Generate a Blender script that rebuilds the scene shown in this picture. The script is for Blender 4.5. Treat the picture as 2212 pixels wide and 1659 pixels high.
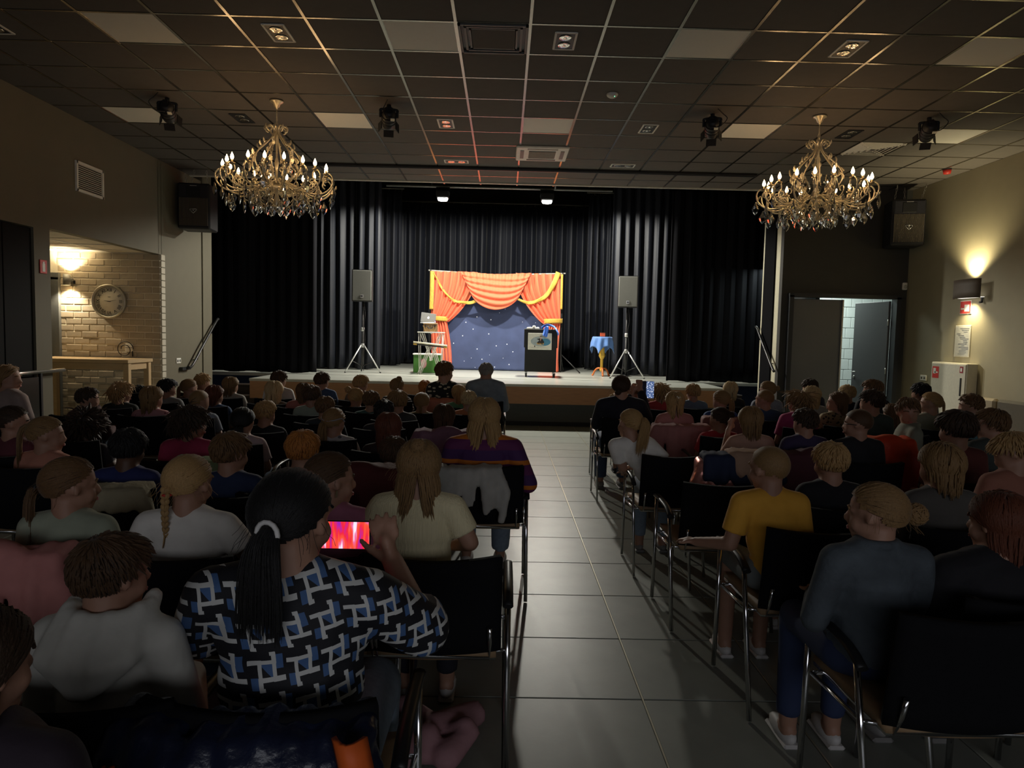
import bpy, bmesh, math, random
import numpy as np
from math import pi, sin, cos, radians as rad
from mathutils import Vector, Matrix, Euler

for _o in list(bpy.data.objects):
    bpy.data.objects.remove(_o)
SC = bpy.context.scene
C = SC.collection

# ------------------------------------------------------------------ camera
FPX, PIT, YAW, ROL, HC = 1510.0, .0685, .0128, .0225, 1.54
_F = np.array([sin(YAW) * cos(PIT), cos(YAW) * cos(PIT), -sin(PIT)])
_R0 = np.array([cos(YAW), -sin(YAW), 0.0])
_U0 = np.cross(_R0, _F)
CR = _R0 * cos(ROL) + _U0 * sin(ROL)
CU = -_R0 * sin(ROL) + _U0 * cos(ROL)
cam = bpy.data.cameras.new('camera')
cam.sensor_fit = 'HORIZONTAL'
cam.sensor_width = 36.0
cam.lens = FPX / 2212.0 * 36.0
cam.clip_start = 0.05
cam_o = bpy.data.objects.new('camera', cam)
C.objects.link(cam_o)
cam_o.matrix_world = Matrix(((CR[0], CU[0], -_F[0], 0), (CR[1], CU[1], -_F[1], 0), (CR[2], CU[2], -_F[2], HC), (0, 0, 0, 1)))
SC.camera = cam_o

# ------------------------------------------------------------------ world, exposure, large lights
w = bpy.data.worlds.new('world')
SC.world = w
w.use_nodes = True
w.node_tree.nodes['Background'].inputs[0].default_value = (.45, .6, 1.0, 1)
w.node_tree.nodes['Background'].inputs[1].default_value = .05
SC.view_settings.view_transform = 'Standard'
SC.view_settings.look = 'None'
SC.view_settings.gamma = 1
SC.view_settings.use_curve_mapping = False
SC.view_settings.exposure = 0.0
SC.cycles.max_bounces = 6
SC.cycles.diffuse_bounces = 3
SC.cycles.glossy_bounces = 3
SC.cycles.transmission_bounces = 6
SC.cycles.caustics_reflective = False
SC.cycles.caustics_refractive = False


def area(name, loc, aim, size, power, col, sy=None, spread=180, shape=None):
    d = bpy.data.lights.new(name, 'AREA')
    d.energy = power
    d.color = col
    d.shape = shape or ('RECTANGLE' if sy else 'SQUARE')
    d.size = size
    if sy:
        d.size_y = sy
    d.spread = rad(spread)
    o = bpy.data.objects.new(name, d)
    C.objects.link(o)
    o.location = loc
    v = Vector(aim) - Vector(loc)
    o.rotation_euler = v.to_track_quat('-Z', 'Y').to_euler()
    return o


# added fill light on the spectators' backs, standing for unseen rear daylight
area('rear_fill_light', (.7, -4.5, 2.0), (.4, 3.0, 1.1), 6.0, 64.0, (.92, .94, 1.0), sy=1.3)
# the lit corridor behind the open double door
area('corridor_daylight', (5.6, 12.9, 2.9), (5.6, 13.0, 0), 1.6, 60.0, (.86, 1.0, .93), sy=.8)

# ------------------------------------------------------------------ helpers
random.seed(7)


def pray(u, v):
    return _F + CR * (u - 1106) / FPX - CU * (v - 829.5) / FPX


def at_y(u, v, y):
    d = pray(u, v)
    t = y / d[1]
    return np.array([d[0] * t, y, HC + d[2] * t])


def lin(c):
    return tuple((x / 12.92 if x <= .04045 else ((x + .055) / 1.055) ** 2.4) for x in c)


def hexc(h):
    h = h.lstrip('#')
    return lin(tuple(int(h[i:i + 2], 16) / 255 for i in (0, 2, 4)))


MATS = {}


def mat(name, col, rough=.6, metal=0.0, var=.12, vs=25.0, bump=0.0, bs=80.0, sheen=0.0, spec=.5, emit=None, es=1.0, trans=0.0, ior=1.45, coat=0.0, stretch=None):
    if name in MATS:
        return MATS[name]
    if isinstance(col, str):
        col = hexc(col)
    m = bpy.data.materials.new(name)
    m.use_nodes = True
    nt = m.node_tree
    b = nt.nodes['Principled BSDF']
    b.inputs['Roughness'].default_value = rough
    b.inputs['Metallic'].default_value = metal
    b.inputs['Specular IOR Level'].default_value = spec
    b.inputs['IOR'].default_value = ior
    b.inputs['Base Color'].default_value = (*col, 1)
    if sheen:
        b.inputs['Sheen Weight'].default_value = sheen
        b.inputs['Sheen Roughness'].default_value = .4
    if coat:
        b.inputs['Coat Weight'].default_value = coat
    if trans:
        b.inputs['Transmission Weight'].default_value = trans
    if emit is not None:
        b.inputs['Emission Color'].default_value = (*(hexc(emit) if isinstance(emit, str) else emit), 1)
        b.inputs['Emission Strength'].default_value = es
    if var or bump:
        tc = nt.nodes.new('ShaderNodeTexCoord')
        src = tc.outputs['Object']
        if stretch:
            mp = nt.nodes.new('ShaderNodeMapping')
            mp.inputs['Scale'].default_value = stretch
            nt.links.new(src, mp.inputs[0])
            src = mp.outputs[0]
    if var:
        n = nt.nodes.new('ShaderNodeTexNoise')
        n.inputs['Scale'].default_value = vs
        n.inputs['Detail'].default_value = 4
        nt.links.new(src, n.inputs['Vector'])
        mx = nt.nodes.new('ShaderNodeMix')
        mx.data_type = 'RGBA'
        mx.inputs[6].default_value = (*[max(0, c * (1 - var)) for c in col], 1)
        mx.inputs[7].default_value = (*[min(1, c * (1 + var)) for c in col], 1)
        nt.links.new(n.outputs[0], mx.inputs[0])
        nt.links.new(mx.outputs[2], b.inputs['Base Color'])
    if bump:
        n2 = nt.nodes.new('ShaderNodeTexNoise')
        n2.inputs['Scale'].default_value = bs
        n2.inputs['Detail'].default_value = 5
        nt.links.new(src, n2.inputs['Vector'])
        bp = nt.nodes.new('ShaderNodeBump')
        bp.inputs['Strength'].default_value = bump
        bp.inputs['Distance'].default_value = .01
        nt.links.new(n2.outputs[0], bp.inputs['Height'])
        nt.links.new(bp.outputs[0], b.inputs['Normal'])
    MATS[name] = m
    return m


class MB:
    """collects shapes and links them as one mesh object"""

    def __init__(self):
        self.v, self.f, self.sm = [], [], []

    def add(self, vs, fs, smooth=False):
        o = len(self.v)
        self.v += [tuple(map(float, p)) for p in vs]
        self.f += [tuple(i + o for i in f) for f in fs]
        self.sm += [smooth] * len(fs)
        return self

    def box(self, c, s, R=None, bev=0.0):
        x, y, z = s[0] / 2, s[1] / 2, s[2] / 2
        if bev:
            b = min(bev, x * .95, y * .95, z * .95)
            vs, fs = [], []
            # 24 vertex chamfered box
            idx = {}
            for sx in (-1, 1):
                for sy in (-1, 1):
                    for sz in (-1, 1):
                        for ax in range(3):
                            p = [sx * (x - (b if ax != 0 else 0)), sy * (y - (b if ax != 1 else 0)), sz * (z - (b if ax != 2 else 0))]
                            idx[(sx, sy, sz, ax)] = len(vs)
                            vs.append(p)
            S = (-1, 1)

            def q(a, flip):
                fs.append(a[::-1] if flip else a)
            for s_ in S:
                q([idx[(s_, -1, -1, 0)], idx[(s_, 1, -1, 0)], idx[(s_, 1, 1, 0)], idx[(s_, -1, 1, 0)]], s_ < 0)
                q([idx[(-1, s_, -1, 1)], idx[(1, s_, -1, 1)], idx[(1, s_, 1, 1)], idx[(-1, s_, 1, 1)]], s_ > 0)
                q([idx[(-1, -1, s_, 2)], idx[(1, -1, s_, 2)], idx[(1, 1, s_, 2)], idx[(-1, 1, s_, 2)]], s_ < 0)
            for a in S:
                for c_ in S:
                    q([idx[(a, c_, -1, 0)], idx[(a, c_, 1, 0)], idx[(a, c_, 1, 1)], idx[(a, c_, -1, 1)]], a * c_ < 0)
                    q([idx[(a, -1, c_, 0)], idx[(a, 1, c_, 0)], idx[(a, 1, c_, 2)], idx[(a, -1, c_, 2)]], a * c_ > 0)
                    q([idx[(-1, a, c_, 1)], idx[(1, a, c_, 1)], idx[(1, a, c_, 2)], idx[(-1, a, c_, 2)]], a * c_ < 0)
                    for d in S:
                        q([idx[(a, c_, d, 0)], idx[(a, c_, d, 1)], idx[(a, c_, d, 2)]], a * c_ * d < 0)
        else:
            vs = [(-x, -y, -z), (x, -y, -z), (x, y, -z), (-x, y, -z), (-x, -y, z), (x, -y, z), (x, y, z), (-x, y, z)]
            fs = [(0, 3, 2, 1), (4, 5, 6, 7), (0, 1, 5, 4), (1, 2, 6, 5), (2, 3, 7, 6), (3, 0, 4, 7)]
        M = Matrix(R) if R is not None else None
        vs = [((M @ Vector(p)) if M else Vector(p)) + Vector(c) for p in vs]
        return self.add(vs, fs)

    def tube(self, path, r, n=8, cap=True, flat=None, closed=False):
        P = [Vector(p) for p in path]
        m = len(P)
        rs = r if hasattr(r, '__len__') else [r] * m
        T = []
        for i in range(m):
            a = P[(i - 1) % m] if (closed or i > 0) else P[i]
            b = P[(i + 1) % m] if (closed or i < m - 1) else P[i]
            t = b - a
            T.append(t.normalized() if t.length > 1e-9 else Vector((0, 0, 1)))
        up = Vector((0, 0, 1)) if abs(T[0].z) < .9 else Vector((0, 1, 0))
        N = (up - T[0] * up.dot(T[0])).normalized()
        vs, fs = [], []
        for i in range(m):
            N = N - T[i] * N.dot(T[i])
            if N.length < 1e-6:
                N = T[i].orthogonal()
            N.normalize()
            B = T[i].cross(N)
            fl = flat or 1.0
            for k in range(n):
                a = 2 * pi * k / n
                vs.append(P[i] + N * (cos(a) * rs[i]) + B * (sin(a) * rs[i] * fl))
        segs = m if closed else m - 1
        for i in range(segs):
            j = (i + 1) % m
            for k in range(n):
                k2 = (k + 1) % n
                fs.append((i * n + k, i * n + k2, j * n + k2, j * n + k))
        self.add(vs, fs, True)
        if cap and not closed:
            o = len(self.v) - len(vs)
            self.f.append(tuple(o + k for k in range(n))[::-1])
            self.f.append(tuple(o + (m - 1) * n + k for k in range(n)))
            self.sm += [False, False]
        return self

    def lathe(self, prof, n=16, c=(0, 0, 0), R=None, smooth=True, cap=True):
        vs, fs = [], []
        M = Matrix(R) if R is not None else None
        for (r, z) in prof:
            for k in range(n):
                a = 2 * pi * k / n
                p = Vector((r * cos(a), r * sin(a), z))
                vs.append((M @ p if M else p) + Vector(c))
        m = len(prof)
        for i in range(m - 1):
            for k in range(n):
                k2 = (k + 1) % n
                fs.append((i * n + k, i * n + k2, (i + 1) * n + k2, (i + 1) * n + k))
        o = len(self.v)
        self.add(vs, fs, smooth)
        if cap and prof[0][0] > 1e-5:
            self.f.append(tuple(o + k for k in range(n))[::-1]); self.sm.append(False)
        if cap and prof[-1][0] > 1e-5:
            self.f.append(tuple(o + (m - 1) * n + k for k in range(n))); self.sm.append(False)
        return self

    def ell(self, c, r, n=12, m=8, R=None):
        r = r if hasattr(r, '__len__') else (r, r, r)
        M = Matrix(R) if R is not None else None
        vs = [Vector((0, 0, -r[2]))]
        for i in range(1, m):
            t = -pi / 2 + pi * i / m
            for k in range(n):
                a = 2 * pi * k / n
                vs.append(Vector((r[0] * cos(t) * cos(a), r[1] * cos(t) * sin(a), r[2] * sin(t))))
        vs.append(Vector((0, 0, r[2])))
        fs = []
        for k in range(n):
            fs.append((0, 1 + (k + 1) % n, 1 + k))
        for i in range(m - 2):
            for k in range(n):
                a, b = 1 + i * n + k, 1 + i * n + (k + 1) % n
                fs.append((a, b, b + n, a + n))
        L = len(vs) - 1
        for k in range(n):
            fs.append((L, 1 + (m - 2) * n + k, 1 + (m - 2) * n + (k + 1) % n))
        vs = [(M @ p if M else p) + Vector(c) for p in vs]
        return self.add(vs, fs, True)

    def prism(self, poly, h, c=(0, 0, 0), R=None):
        """polygon in local x,z extruded along local y by h"""
        n = len(poly)
        M = Matrix(R) if R is not None else None
        vs = [Vector((p[0], -h / 2, p[1])) for p in poly] + [Vector((p[0], h / 2, p[1])) for p in poly]
        vs = [(M @ p if M else p) + Vector(c) for p in vs]
        fs = [tuple(range(n)), tuple(range(2 * n - 1, n - 1, -1))]
        for i in range(n):
            j = (i + 1) % n
            fs.append((i, i + n, j + n, j))
        return self.add(vs, fs)

    def grid(self, fn, nu, nv, thick=0.0, smooth=True):
        vs = [fn(i / nu, j / nv) for j in range(nv + 1) for i in range(nu + 1)]
        fs = []
        W = nu + 1
        for j in range(nv):
            for i in range(nu):
                a = j * W + i
                fs.append((a, a + 1, a + 1 + W, a + W))
        if thick:
            P = np.array(vs).reshape(nv + 1, nu + 1, 3)
            du = np.gradient(P, axis=1)
            dv = np.gradient(P, axis=0)
            nn = np.cross(du, dv)
            nn /= np.maximum(np.linalg.norm(nn, axis=2, keepdims=True), 1e-9)
            Q = (P - nn * thick).reshape(-1, 3)
            o = len(vs)
            vs = list(map(tuple, vs)) + [tuple(q) for q in Q]
            fs += [tuple(i + o for i in f[::-1]) for f in fs]
            ring = [j for j in range(W)] + [j * W + nu for j in range(1, nv + 1)] + [nv * W + i for i in range(nu - 1, -1, -1)] + [j * W for j in range(nv - 1, 0, -1)]
            for k in range(len(ring)):
                a, b = ring[k], ring[(k + 1) % len(ring)]
                fs.append((a, a + o, b + o, b))
        return self.add(vs, fs, smooth)

    def mesh(self, name):
        me = bpy.data.meshes.new(name)
        me.from_pydata(self.v, [], self.f)
        me.polygons.foreach_set('use_smooth', self.sm)
        me.update()
        return me

    def build(self, name, m, parent=None, loc=None, rz=None):
        return link(name, self.mesh(name), m, parent, loc, rz)


def link(name, me, m, parent=None, loc=None, rz=None):
    o = bpy.data.objects.new(name, me)
    C.objects.link(o)
    if m is not None:
        if len(me.materials) == 0:
            me.materials.append(m)
        else:
            o.material_slots[0].link = 'OBJECT'
            o.material_slots[0].material = m
    if parent is not None:
        o.parent = parent
    if loc is not None:
        o.location = loc
    if rz is not None:
        o.rotation_euler = (0, 0, rz)
    return o


def empty(name, loc=(0, 0, 0), rz=0.0):
    o = bpy.data.objects.new(name, None)
    o.empty_display_size = .1
    C.objects.link(o)
    o.location = loc
    o.rotation_euler = (0, 0, rz)
    return o


def tag(o, label=None, cat=None, group=None, kind=None):
    if label:
        o['label'] = label
    if cat:
        o['category'] = cat
    if group:
        o['group'] = group
    if kind:
        o['kind'] = kind
    return o


def thing(name, label, cat, loc=(0, 0, 0), rz=0.0, group=None):
    return tag(empty(name, loc, rz), label, cat, group)


def struct(name, mb, m, label, parent=None):
    o = mb.build(name, m, parent)
    if parent is None:
        tag(o, label, None, None, 'structure')
    return o


def Rz(a):
    return Matrix.Rotation(a, 3, 'Z')


def Rx(a):
    return Matrix.Rotation(a, 3, 'X')


def Ry(a):
    return Matrix.Rotation(a, 3, 'Y')


def arc(c, r, a0, a1, n, ax=0, ay=2):
    out = []
    for i in range(n + 1):
        a = a0 + (a1 - a0) * i / n
        p = [c[0], c[1], c[2]]
        p[ax] += r * cos(a)
        p[ay] += r * sin(a)
        out.append(tuple(p))
    return out


def smooth_path(pts, n=6):
    """Catmull-Rom through the given points"""
    P = [Vector(p) for p in pts]
    out = []
    for i in range(len(P) - 1):
        p0, p1, p2, p3 = P[max(i - 1, 0)], P[i], P[i + 1], P[min(i + 2, len(P) - 1)]
        for k in range(n):
            t = k / n
            out.append(.5 * ((2 * p1) + (-p0 + p2) * t + (2 * p0 - 5 * p1 + 4 * p2 - p3) * t * t + (-p0 + 3 * p1 - 3 * p2 + p3) * t ** 3))
    out.append(P[-1])
    return out


def text_obj(body, size, m, parent, loc, rot, name='lettering', depth=.001, align='CENTER'):
    cu = bpy.data.curves.new(name, 'FONT')
    cu.body = body
    cu.size = size
    cu.align_x = align
    cu.align_y = 'CENTER'
    cu.extrude = depth
    cu.resolution_u = 2
    o = bpy.data.objects.new(name, cu)
    C.objects.link(o)
    cu.materials.append(m)
    o.parent = parent
    o.location = loc
    o.rotation_euler = rot
    TEXTS.append(o)
    return o


TEXTS = []

# ------------------------------------------------------------------ materials of the setting
CH = 4.028
XL, XR = -5.17, 6.55
m_wall = mat('wall_paint_darkened', (.155, .138, .095), .75, var=.06, vs=6, bump=.06, bs=120)  # hall paint with the dimness of the left side put into its colour
m_wallR = mat('wall_paint_lightened', (.37, .33, .225), .75, var=.06, vs=6, bump=.06, bs=120)  # same hall paint, coloured lighter for the lamp-lit side
m_wall_dark = mat('wall_paint_charcoal', (.05, .048, .042), .7, var=.1, vs=5, bump=.05, bs=120)
m_tile = mat('ceiling_tile_black', (.122, .108, .096), .85, var=.10, vs=9, bump=.05, bs=150)
m_bar = mat('ceiling_grid_metal', (.26, .24, .205), .25, metal=.95, var=.05)
m_floor = mat('floor_tile_slate', (.27, .28, .242), .40, var=.2, vs=5, bump=.03, bs=60)
m_grout = mat('floor_grout_dark', (.02, .02, .02), .8)
m_strip = mat('floor_joint_strip', (.62, .58, .46), .3, metal=.6)
m_stage = mat('stage_floor_vinyl', (.46, .47, .42), .28, var=.12, vs=2.5, bump=.02, bs=40)
m_fascia = mat('stage_fascia_wood', (.40, .20, .095), .5, var=.3, vs=6, stretch=(1, 1, 12))
m_black = mat('black_paint', (.012, .012, .013), .6)
m_stagewall = mat('stage_side_wall_cream', (.62, .58, .42), .7)
m_concrete = mat('stage_loft_black', (.02, .02, .019), .85)

# ------------------------------------------------------------------ floor
fl = struct('floor', MB().box((.7, 4.1, -.03), (16.5, 17.4, .04)), m_grout, 'dark grey tiled hall floor')
t0 = MB().box((0, 0, 0), (.594, .594, .02), bev=.003).mesh('floor_tile')
far = MB()
FX0, FY0 = .627, .487
for i in range(-14, 12):
    for j in range(-8, 20):
        cx, cy = FX0 + .6 * (i + .5), FY0 + .6 * (j + .5)
        if cy > 12.2 or cx < -7.5 or cx > 8.5:
            continue
        if -2 <= i <= 3 and cy > 1.6:
            link('floor_tile', t0, m_floor, fl, (cx, cy, -.01))
        else:
            far.box((cx, cy, -.01), (.594, .594, .02))
o = far.build('floor_tiles_around', m_floor, fl)
o['kind'] = 'stuff'
for k in (0, 1):
    MB().box((FX0 + .6 * k, 7.0, .0005), (.007, 10.0, .003)).build('joint_strip', m_strip, fl)

# ------------------------------------------------------------------ ceiling grid
ce = struct('ceiling', MB().box((.7, 3.7, CH + .09), (12.6, 15.8, .1)), m_concrete, 'suspended ceiling of black tiles in a metal grid')
MB().box((.7, -.55, CH + .01), (12.6, 7.8, .02)).build('ceiling_field_behind', m_tile, ce)
GX, GY = -1.042, 5.77
special = {(-4, 0), (0, 0), (4, 0), (8, 0), (-6, 4), (-2, 4), (2, 4), (6, 4), (10, 4), (1, 0), (2, 6), (9, 5)}
tl = MB().box((0, 0, 0), (.578, .578, .018), bev=.003).mesh('ceiling_tile')
for i in range(-7, 13):
    for j in range(-4, 10):
        if (i, j) in special or GX + .6 * i > XR - .1:
            continue
        cy = GY + .6 * (j + .5)
        link('ceiling_tile', tl, m_tile, ce, (GX + .6 * (i + .5), cy, CH + .012))
for i in range(-7, 14):
    x = GX + .6 * i
    if XL < x < XR:
        MB().box((x, 7.57, CH + .004), (.024, 8.42, .012)).build('grid_runner', m_bar, ce)
for j in range(-4, 11):
    y = GY + .6 * j
    if y < 11.6:
        MB().box((.69, y, CH + .006), (11.7, .022, .012)).build('cross_runner', m_bar, ce)
MB().box((.69, 11.62, CH + .02), (11.7, .05, .075)).build('edge_profile', mat('ceiling_edge_white', (.55, .53, .45), .5), ce)
# slot with the rolled projection screen
scr = thing('projection_screen_casing', 'long black slot in the ceiling holding the rolled projection screen', 'screen', (.28, 10.58, CH - .022))
MB().box((0, 0, 0), (6.86, .085, .03), bev=.006).build('casing', m_black, scr)
MB().box((0, -.01, -.017), (6.8, .025, .012)).build('bottom_bar', mat('slot_bar_grey', (.06, .06, .065), .4, metal=.6), scr)

# ------------------------------------------------------------------ left wall
W = MB()


def wallbox(mb, x0, x1, y0, y1, z0, z1):
    mb.box(((x0 + x1) / 2, (y0 + y1) / 2, (z0 + z1) / 2), (x1 - x0, y1 - y0, z1 - z0))


wallbox(W, XL - .12, XL, -4.2, 6.0, 0, CH)
wallbox(W, XL - .12, XL, 6.0, 7.8, 2.61, CH)
wallbox(W, XL - .12, XL, 7.8, 8.07, 0, CH)
wallbox(W, XL - .12, XL, 8.07, 10.58, 2.64, CH)
wallbox(W, XL - .12, XL, 10.66, 12.06, 0, CH)
wallbox(W, XL - .12, XL, 10.57, 10.67, 2.64, CH)
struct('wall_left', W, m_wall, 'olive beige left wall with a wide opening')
W = MB()
wallbox(W, XL - .55, XL - .12, 12.06, 12.2, 0, 5.6)
wallbox(W, XL - .13, XL + .02, 12.06, 12.42, 0, CH + .6)
struct('wall_left_pilaster', W, m_wall, 'narrow wall pier between left wall and stage curtain')
# dark folding partition at the far left
dk = thing('folding_partition', 'black folding partition at the left edge beside the red door sign', 'partition', (XL - .05, 6.9, 0))
for k in range(4):
    MB().box((0, -.675 + .45 * k, 1.305), (.05, .444, 2.59), bev=.008).build('panel', mat('partition_black', (.007, .0065, .006), .8, spec=.2), dk)
# steel barrier rail in front of the opening
br = thing('steel_barrier', 'low dark barrier with a bright steel top rail by the left opening', 'barrier', (XL + .02, 7.55, 0))
m_steel = mat('brushed_steel', (.62, .6, .55), .28, metal=1.0)
MB().tube([(.05, -1.0, 1.03), (.05, .62, 1.03)], .021, 10).build('top_rail', m_steel, br)
for y in (-.9, .2):
    MB().box((.05, y, .51), (.03, .03, 1.02)).build('post', mat('dark_steel', (.03, .03, .03), .5, metal=.5), br)
MB().box((.05, -.36, .55), (.012, 1.05, .85)).build('panel', mat('dark_glass_panel', (.03, .028, .024), .25), br)

# ------------------------------------------------------------------ niche with brick wall
m_mortar = mat('mortar_pale', (.70, .65, .53), .85, var=.1, bump=.2, bs=90)
m_brick = [mat('brick_tan_%d' % k, c, .8, var=.18, vs=14, bump=.25, bs=70) for k, c in enumerate([(.44, .375, .275), (.40, .335, .245), (.48, .41, .305), (.42, .36, .27)])]
bw = struct('wall_niche_brick', MB().box((-6.05, 10.675, 1.33), (1.74, .10, 2.66)), m_mortar, 'tan brick wall at the back of the left niche')
bme = [MB().box((0, 0, 0), (.222 + .004 * k, .05 + .003 * k, .084), bev=.006).mesh('brick') for k in range(3)]
bmh = MB().box((0, 0, 0), (.105, .05, .084), bev=.006).mesh('brick_half')
rr = random.Random(3)
for r in range(27):
    z = .049 + r * .098
    x = -5.185
    if r % 2:
        link('brick', bmh, rr.choice(m_brick), bw, (x - .0525, 10.645, z)); x -= .1175
    while x > -6.66:
        xx = x - .111
        if xx - .11 < -6.70:
            if xx + .11 > -6.62:
                link('brick', bmh, rr.choice(m_brick), bw, (x - .0525, 10.645, z))
            break
        link('brick', rr.choice(bme), rr.choice(m_brick), bw, (xx, 10.643 + rr.uniform(-.003, .003), z))
        x -= .2345
# brick end face seen from the hall, its light put into a paler colour
for r in range(27):
    MB().box((-5.172, 10.69, .049 + r * .098), (.03, .12, .086), bev=.005).build('end_brick', mat('brick_end_lit', (.55, .50, .40), .8, bump=.2), bw)
W = MB()
wallbox(W, -7.7, -7.6, 7.6, 10.7, 0, 2.7)
wallbox(W, -7.7, XL - .12, 7.5, 7.6, 0, 2.7)
wallbox(W, -7.7, -6.92, 10.65, 10.75, 2.3, 2.7)
struct('wall_niche_side', W, m_wallR, 'plain side walls of the niche')
W = MB()
wallbox(W, -7.7, XL - .125, 7.5, 10.8, 2.66, 2.72)
nc = struct('ceiling_niche', W, mat('niche_ceiling_cream', (.75, .70, .58), .7), 'cream tiled ceiling of the niche')
for k in range(5):
    MB().box((-5.3 - .6 * k, 9.1, 2.657), (.024, 3.0, .01)).build('grid_runner', mat('niche_grid_white', (.8, .77, .68), .5), nc)
for k in range(5):
    MB().box((-6.4, 7.9 + .6 * k, 2.656), (2.4, .024, .01)).build('cross_runner', MATS['niche_grid_white'], nc)
d2 = tag(MB().box((-6.72, 10.62, 1.13), (.13, .12, 2.26)).box((-7.1, 10.62, 2.28), (.9, .12, .1)).build('door_2', mat('door_frame_grey', (.13, .14, .145), .5), None), 'grey door frame left of the niche bricks', None, None, 'structure')
MB().box((-7.2, 10.66, 1.12), (.84, .04, 2.2)).build('door_leaf', mat('door_leaf_grey', (.09, .095, .10), .5), d2)

# ------------------------------------------------------------------ right wall, stage side wall with double door
W = MB()
wallbox(W, XR, XR + .12, -4.2, 11.4, 0, CH)
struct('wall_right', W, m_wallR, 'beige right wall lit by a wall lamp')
W = MB()
wallbox(W, 4.5, 4.62, 11.4, 11.52, 0, 2.29)
wallbox(W, 6.40, 6.55, 11.4, 11.52, 0, 2.29)
wallbox(W, 4.5, 6.67, 11.4, 11.52, 2.29, CH + .3)
struct('wall_stage_right', W, m_wall_dark, 'charcoal wall right of the stage above the double door')
W = MB()
wallbox(W, 4.5, 4.56, 11.52, 12.28, 0, 4.6)
struct('wall_stage_reveal', W, m_stagewall, 'cream reveal wall at the right end of the stage')
tag(MB().box((4.488, 11.93, 2.2), (.026, .46, 4.4)).build('trim_1', mat('trim_matt_black', (.006, .006, .007), .95, spec=.1)), 'dark board on the reveal wall beside the right stage curtain', None, None, 'structure')
# rear wall of the hall behind the camera with an opening added for the fill light
W = MB()
wallbox(W, XL, -2.6, -4.3, -4.2, 0, CH)
wallbox(W, 4.0, XR, -4.3, -4.2, 0, CH)
wallbox(W, -2.6, 4.0, -4.3, -4.2, 0, 1.2)
wallbox(W, -2.6, 4.0, -4.3, -4.2, 2.8, CH)
struct('wall_rear', W, m_wall, 'rear wall of the hall with a wide opening added for the fill light')

m_frame = mat('door_frame_charcoal', (.035, .037, .042), .45)
m_leaf = mat('door_leaf_charcoal', (.15, .152, .155), .45, var=.05)
df = tag(MB().box((4.64, 11.39, 1.15), (.07, .16, 2.3)).box((6.385, 11.39, 1.15), (.07, .16, 2.3)).box((5.51, 11.39, 2.305), (1.82, .16, .06)).build('door_1', m_frame), 'charcoal double door with one leaf standing open', None, None, 'structure')
lf = MB().box((5.085, 11.43, 1.13), (.83, .045, 2.24), bev=.004).build('closed_leaf', m_leaf, df)
MB().box((5.508, 11.41, 1.13), (.022, .07, 2.24)).build('meeting_stile', mat('aluminium_stile', (.5, .5, .48), .4, metal=.8), df)
ph = rad(80)
ol = MB().box((-.42, 0, 1.13), (.84, .045, 2.24), bev=.004).build('open_leaf', m_leaf, df, (6.345, 11.5, 0), -ph)
MB().tube([(-.77, -.05, 1.05), (-.77, -.075, 1.05), (-.65, -.08, 1.05)], .011, 8).build('handle', m_steel, ol)
MB().lathe([(.001, 0), (.026, 0), (.026, .008), (.001, .008)], 12, (-.77, -.022, .96), Rx(pi / 2)).build('keyhole_plate', m_steel, ol)
for z in (.3, 1.1, 1.9):
    MB().tube([(0, -.02, z - .05), (0, -.02, z + .05)], .012, 8).build('hinge', m_steel, ol)
# corridor behind the door with white block wall
W = MB()
wallbox(W, 5.23, 8.2, 13.72, 13.82, 0, 3.0)
cw = struct('wall_corridor', W, mat('block_joint_grey', (.28, .30, .29), .8), 'white block wall in the corridor behind the open door')
m_block = mat('block_white_paint', (.78, .82, .80), .6, var=.04, bump=.15, bs=60)
bl = MB().box((0, 0, 0), (.192, .04, .196), bev=.006).mesh('block')
for r in range(14):
    for k in range(13):
        link('block', bl, m_block, cw, (5.4 + .2 * k + (.1 if r % 2 else 0), 13.71, .11 + r * .204))
W = MB()
wallbox(W, 8.2, 8.3, 11.4, 13.8, 0, 3.0)
wallbox(W, 6.67, 8.2, 11.42, 11.5, 0, 3.0)
wallbox(W, 5.23, 8.3, 11.5, 13.8, 3.0, 3.06)
struct('wall_corridor_side', W, mat('corridor_white', (.75, .78, .76), .7), 'white side walls of the corridor')

# ------------------------------------------------------------------ stage
SZ = .73
W = MB()
wallbox(W, -4.28, 3.80, 11.86, 13.3, SZ - .045, SZ)
wallbox(W, -5.9, 5.15, 13.25, 19.6, SZ - .045, SZ)
st = struct('floor_stage', W, m_stage, 'pale glossy stage floor')
MB().box((-.24, 11.85, SZ - .19), (8.08, .03, .29)).build('fascia', m_fascia, st)
MB().box((-.24, 11.845, SZ - .022), (8.10, .04, .046), bev=.006).build('nosing', mat('stage_nosing_pale', (.5, .49, .42), .35), st)
MB().box((-.24, 12.06, .25), (8.0, .04, .5)).build('recessed_riser', mat('riser_dark_grey', (.09, .092, .085), .6), st)
MB().box((-.24, 12.03, .035), (8.0, .03, .07)).build('plinth', m_black, st)
for sx, x in ((-1, -4.28), (1, 3.80)):
    MB().box((x, 12.6, SZ - .19), (.03, 1.45, .29)).build('fascia_side', m_fascia, st)
    MB().box((x - sx * .03, 12.65, .25), (.03, 1.2, .5)).build('riser_side', MATS['riser_dark_grey'], st)
m_step = mat('stage_step_dark', (.05, .035, .025), .5)
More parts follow.
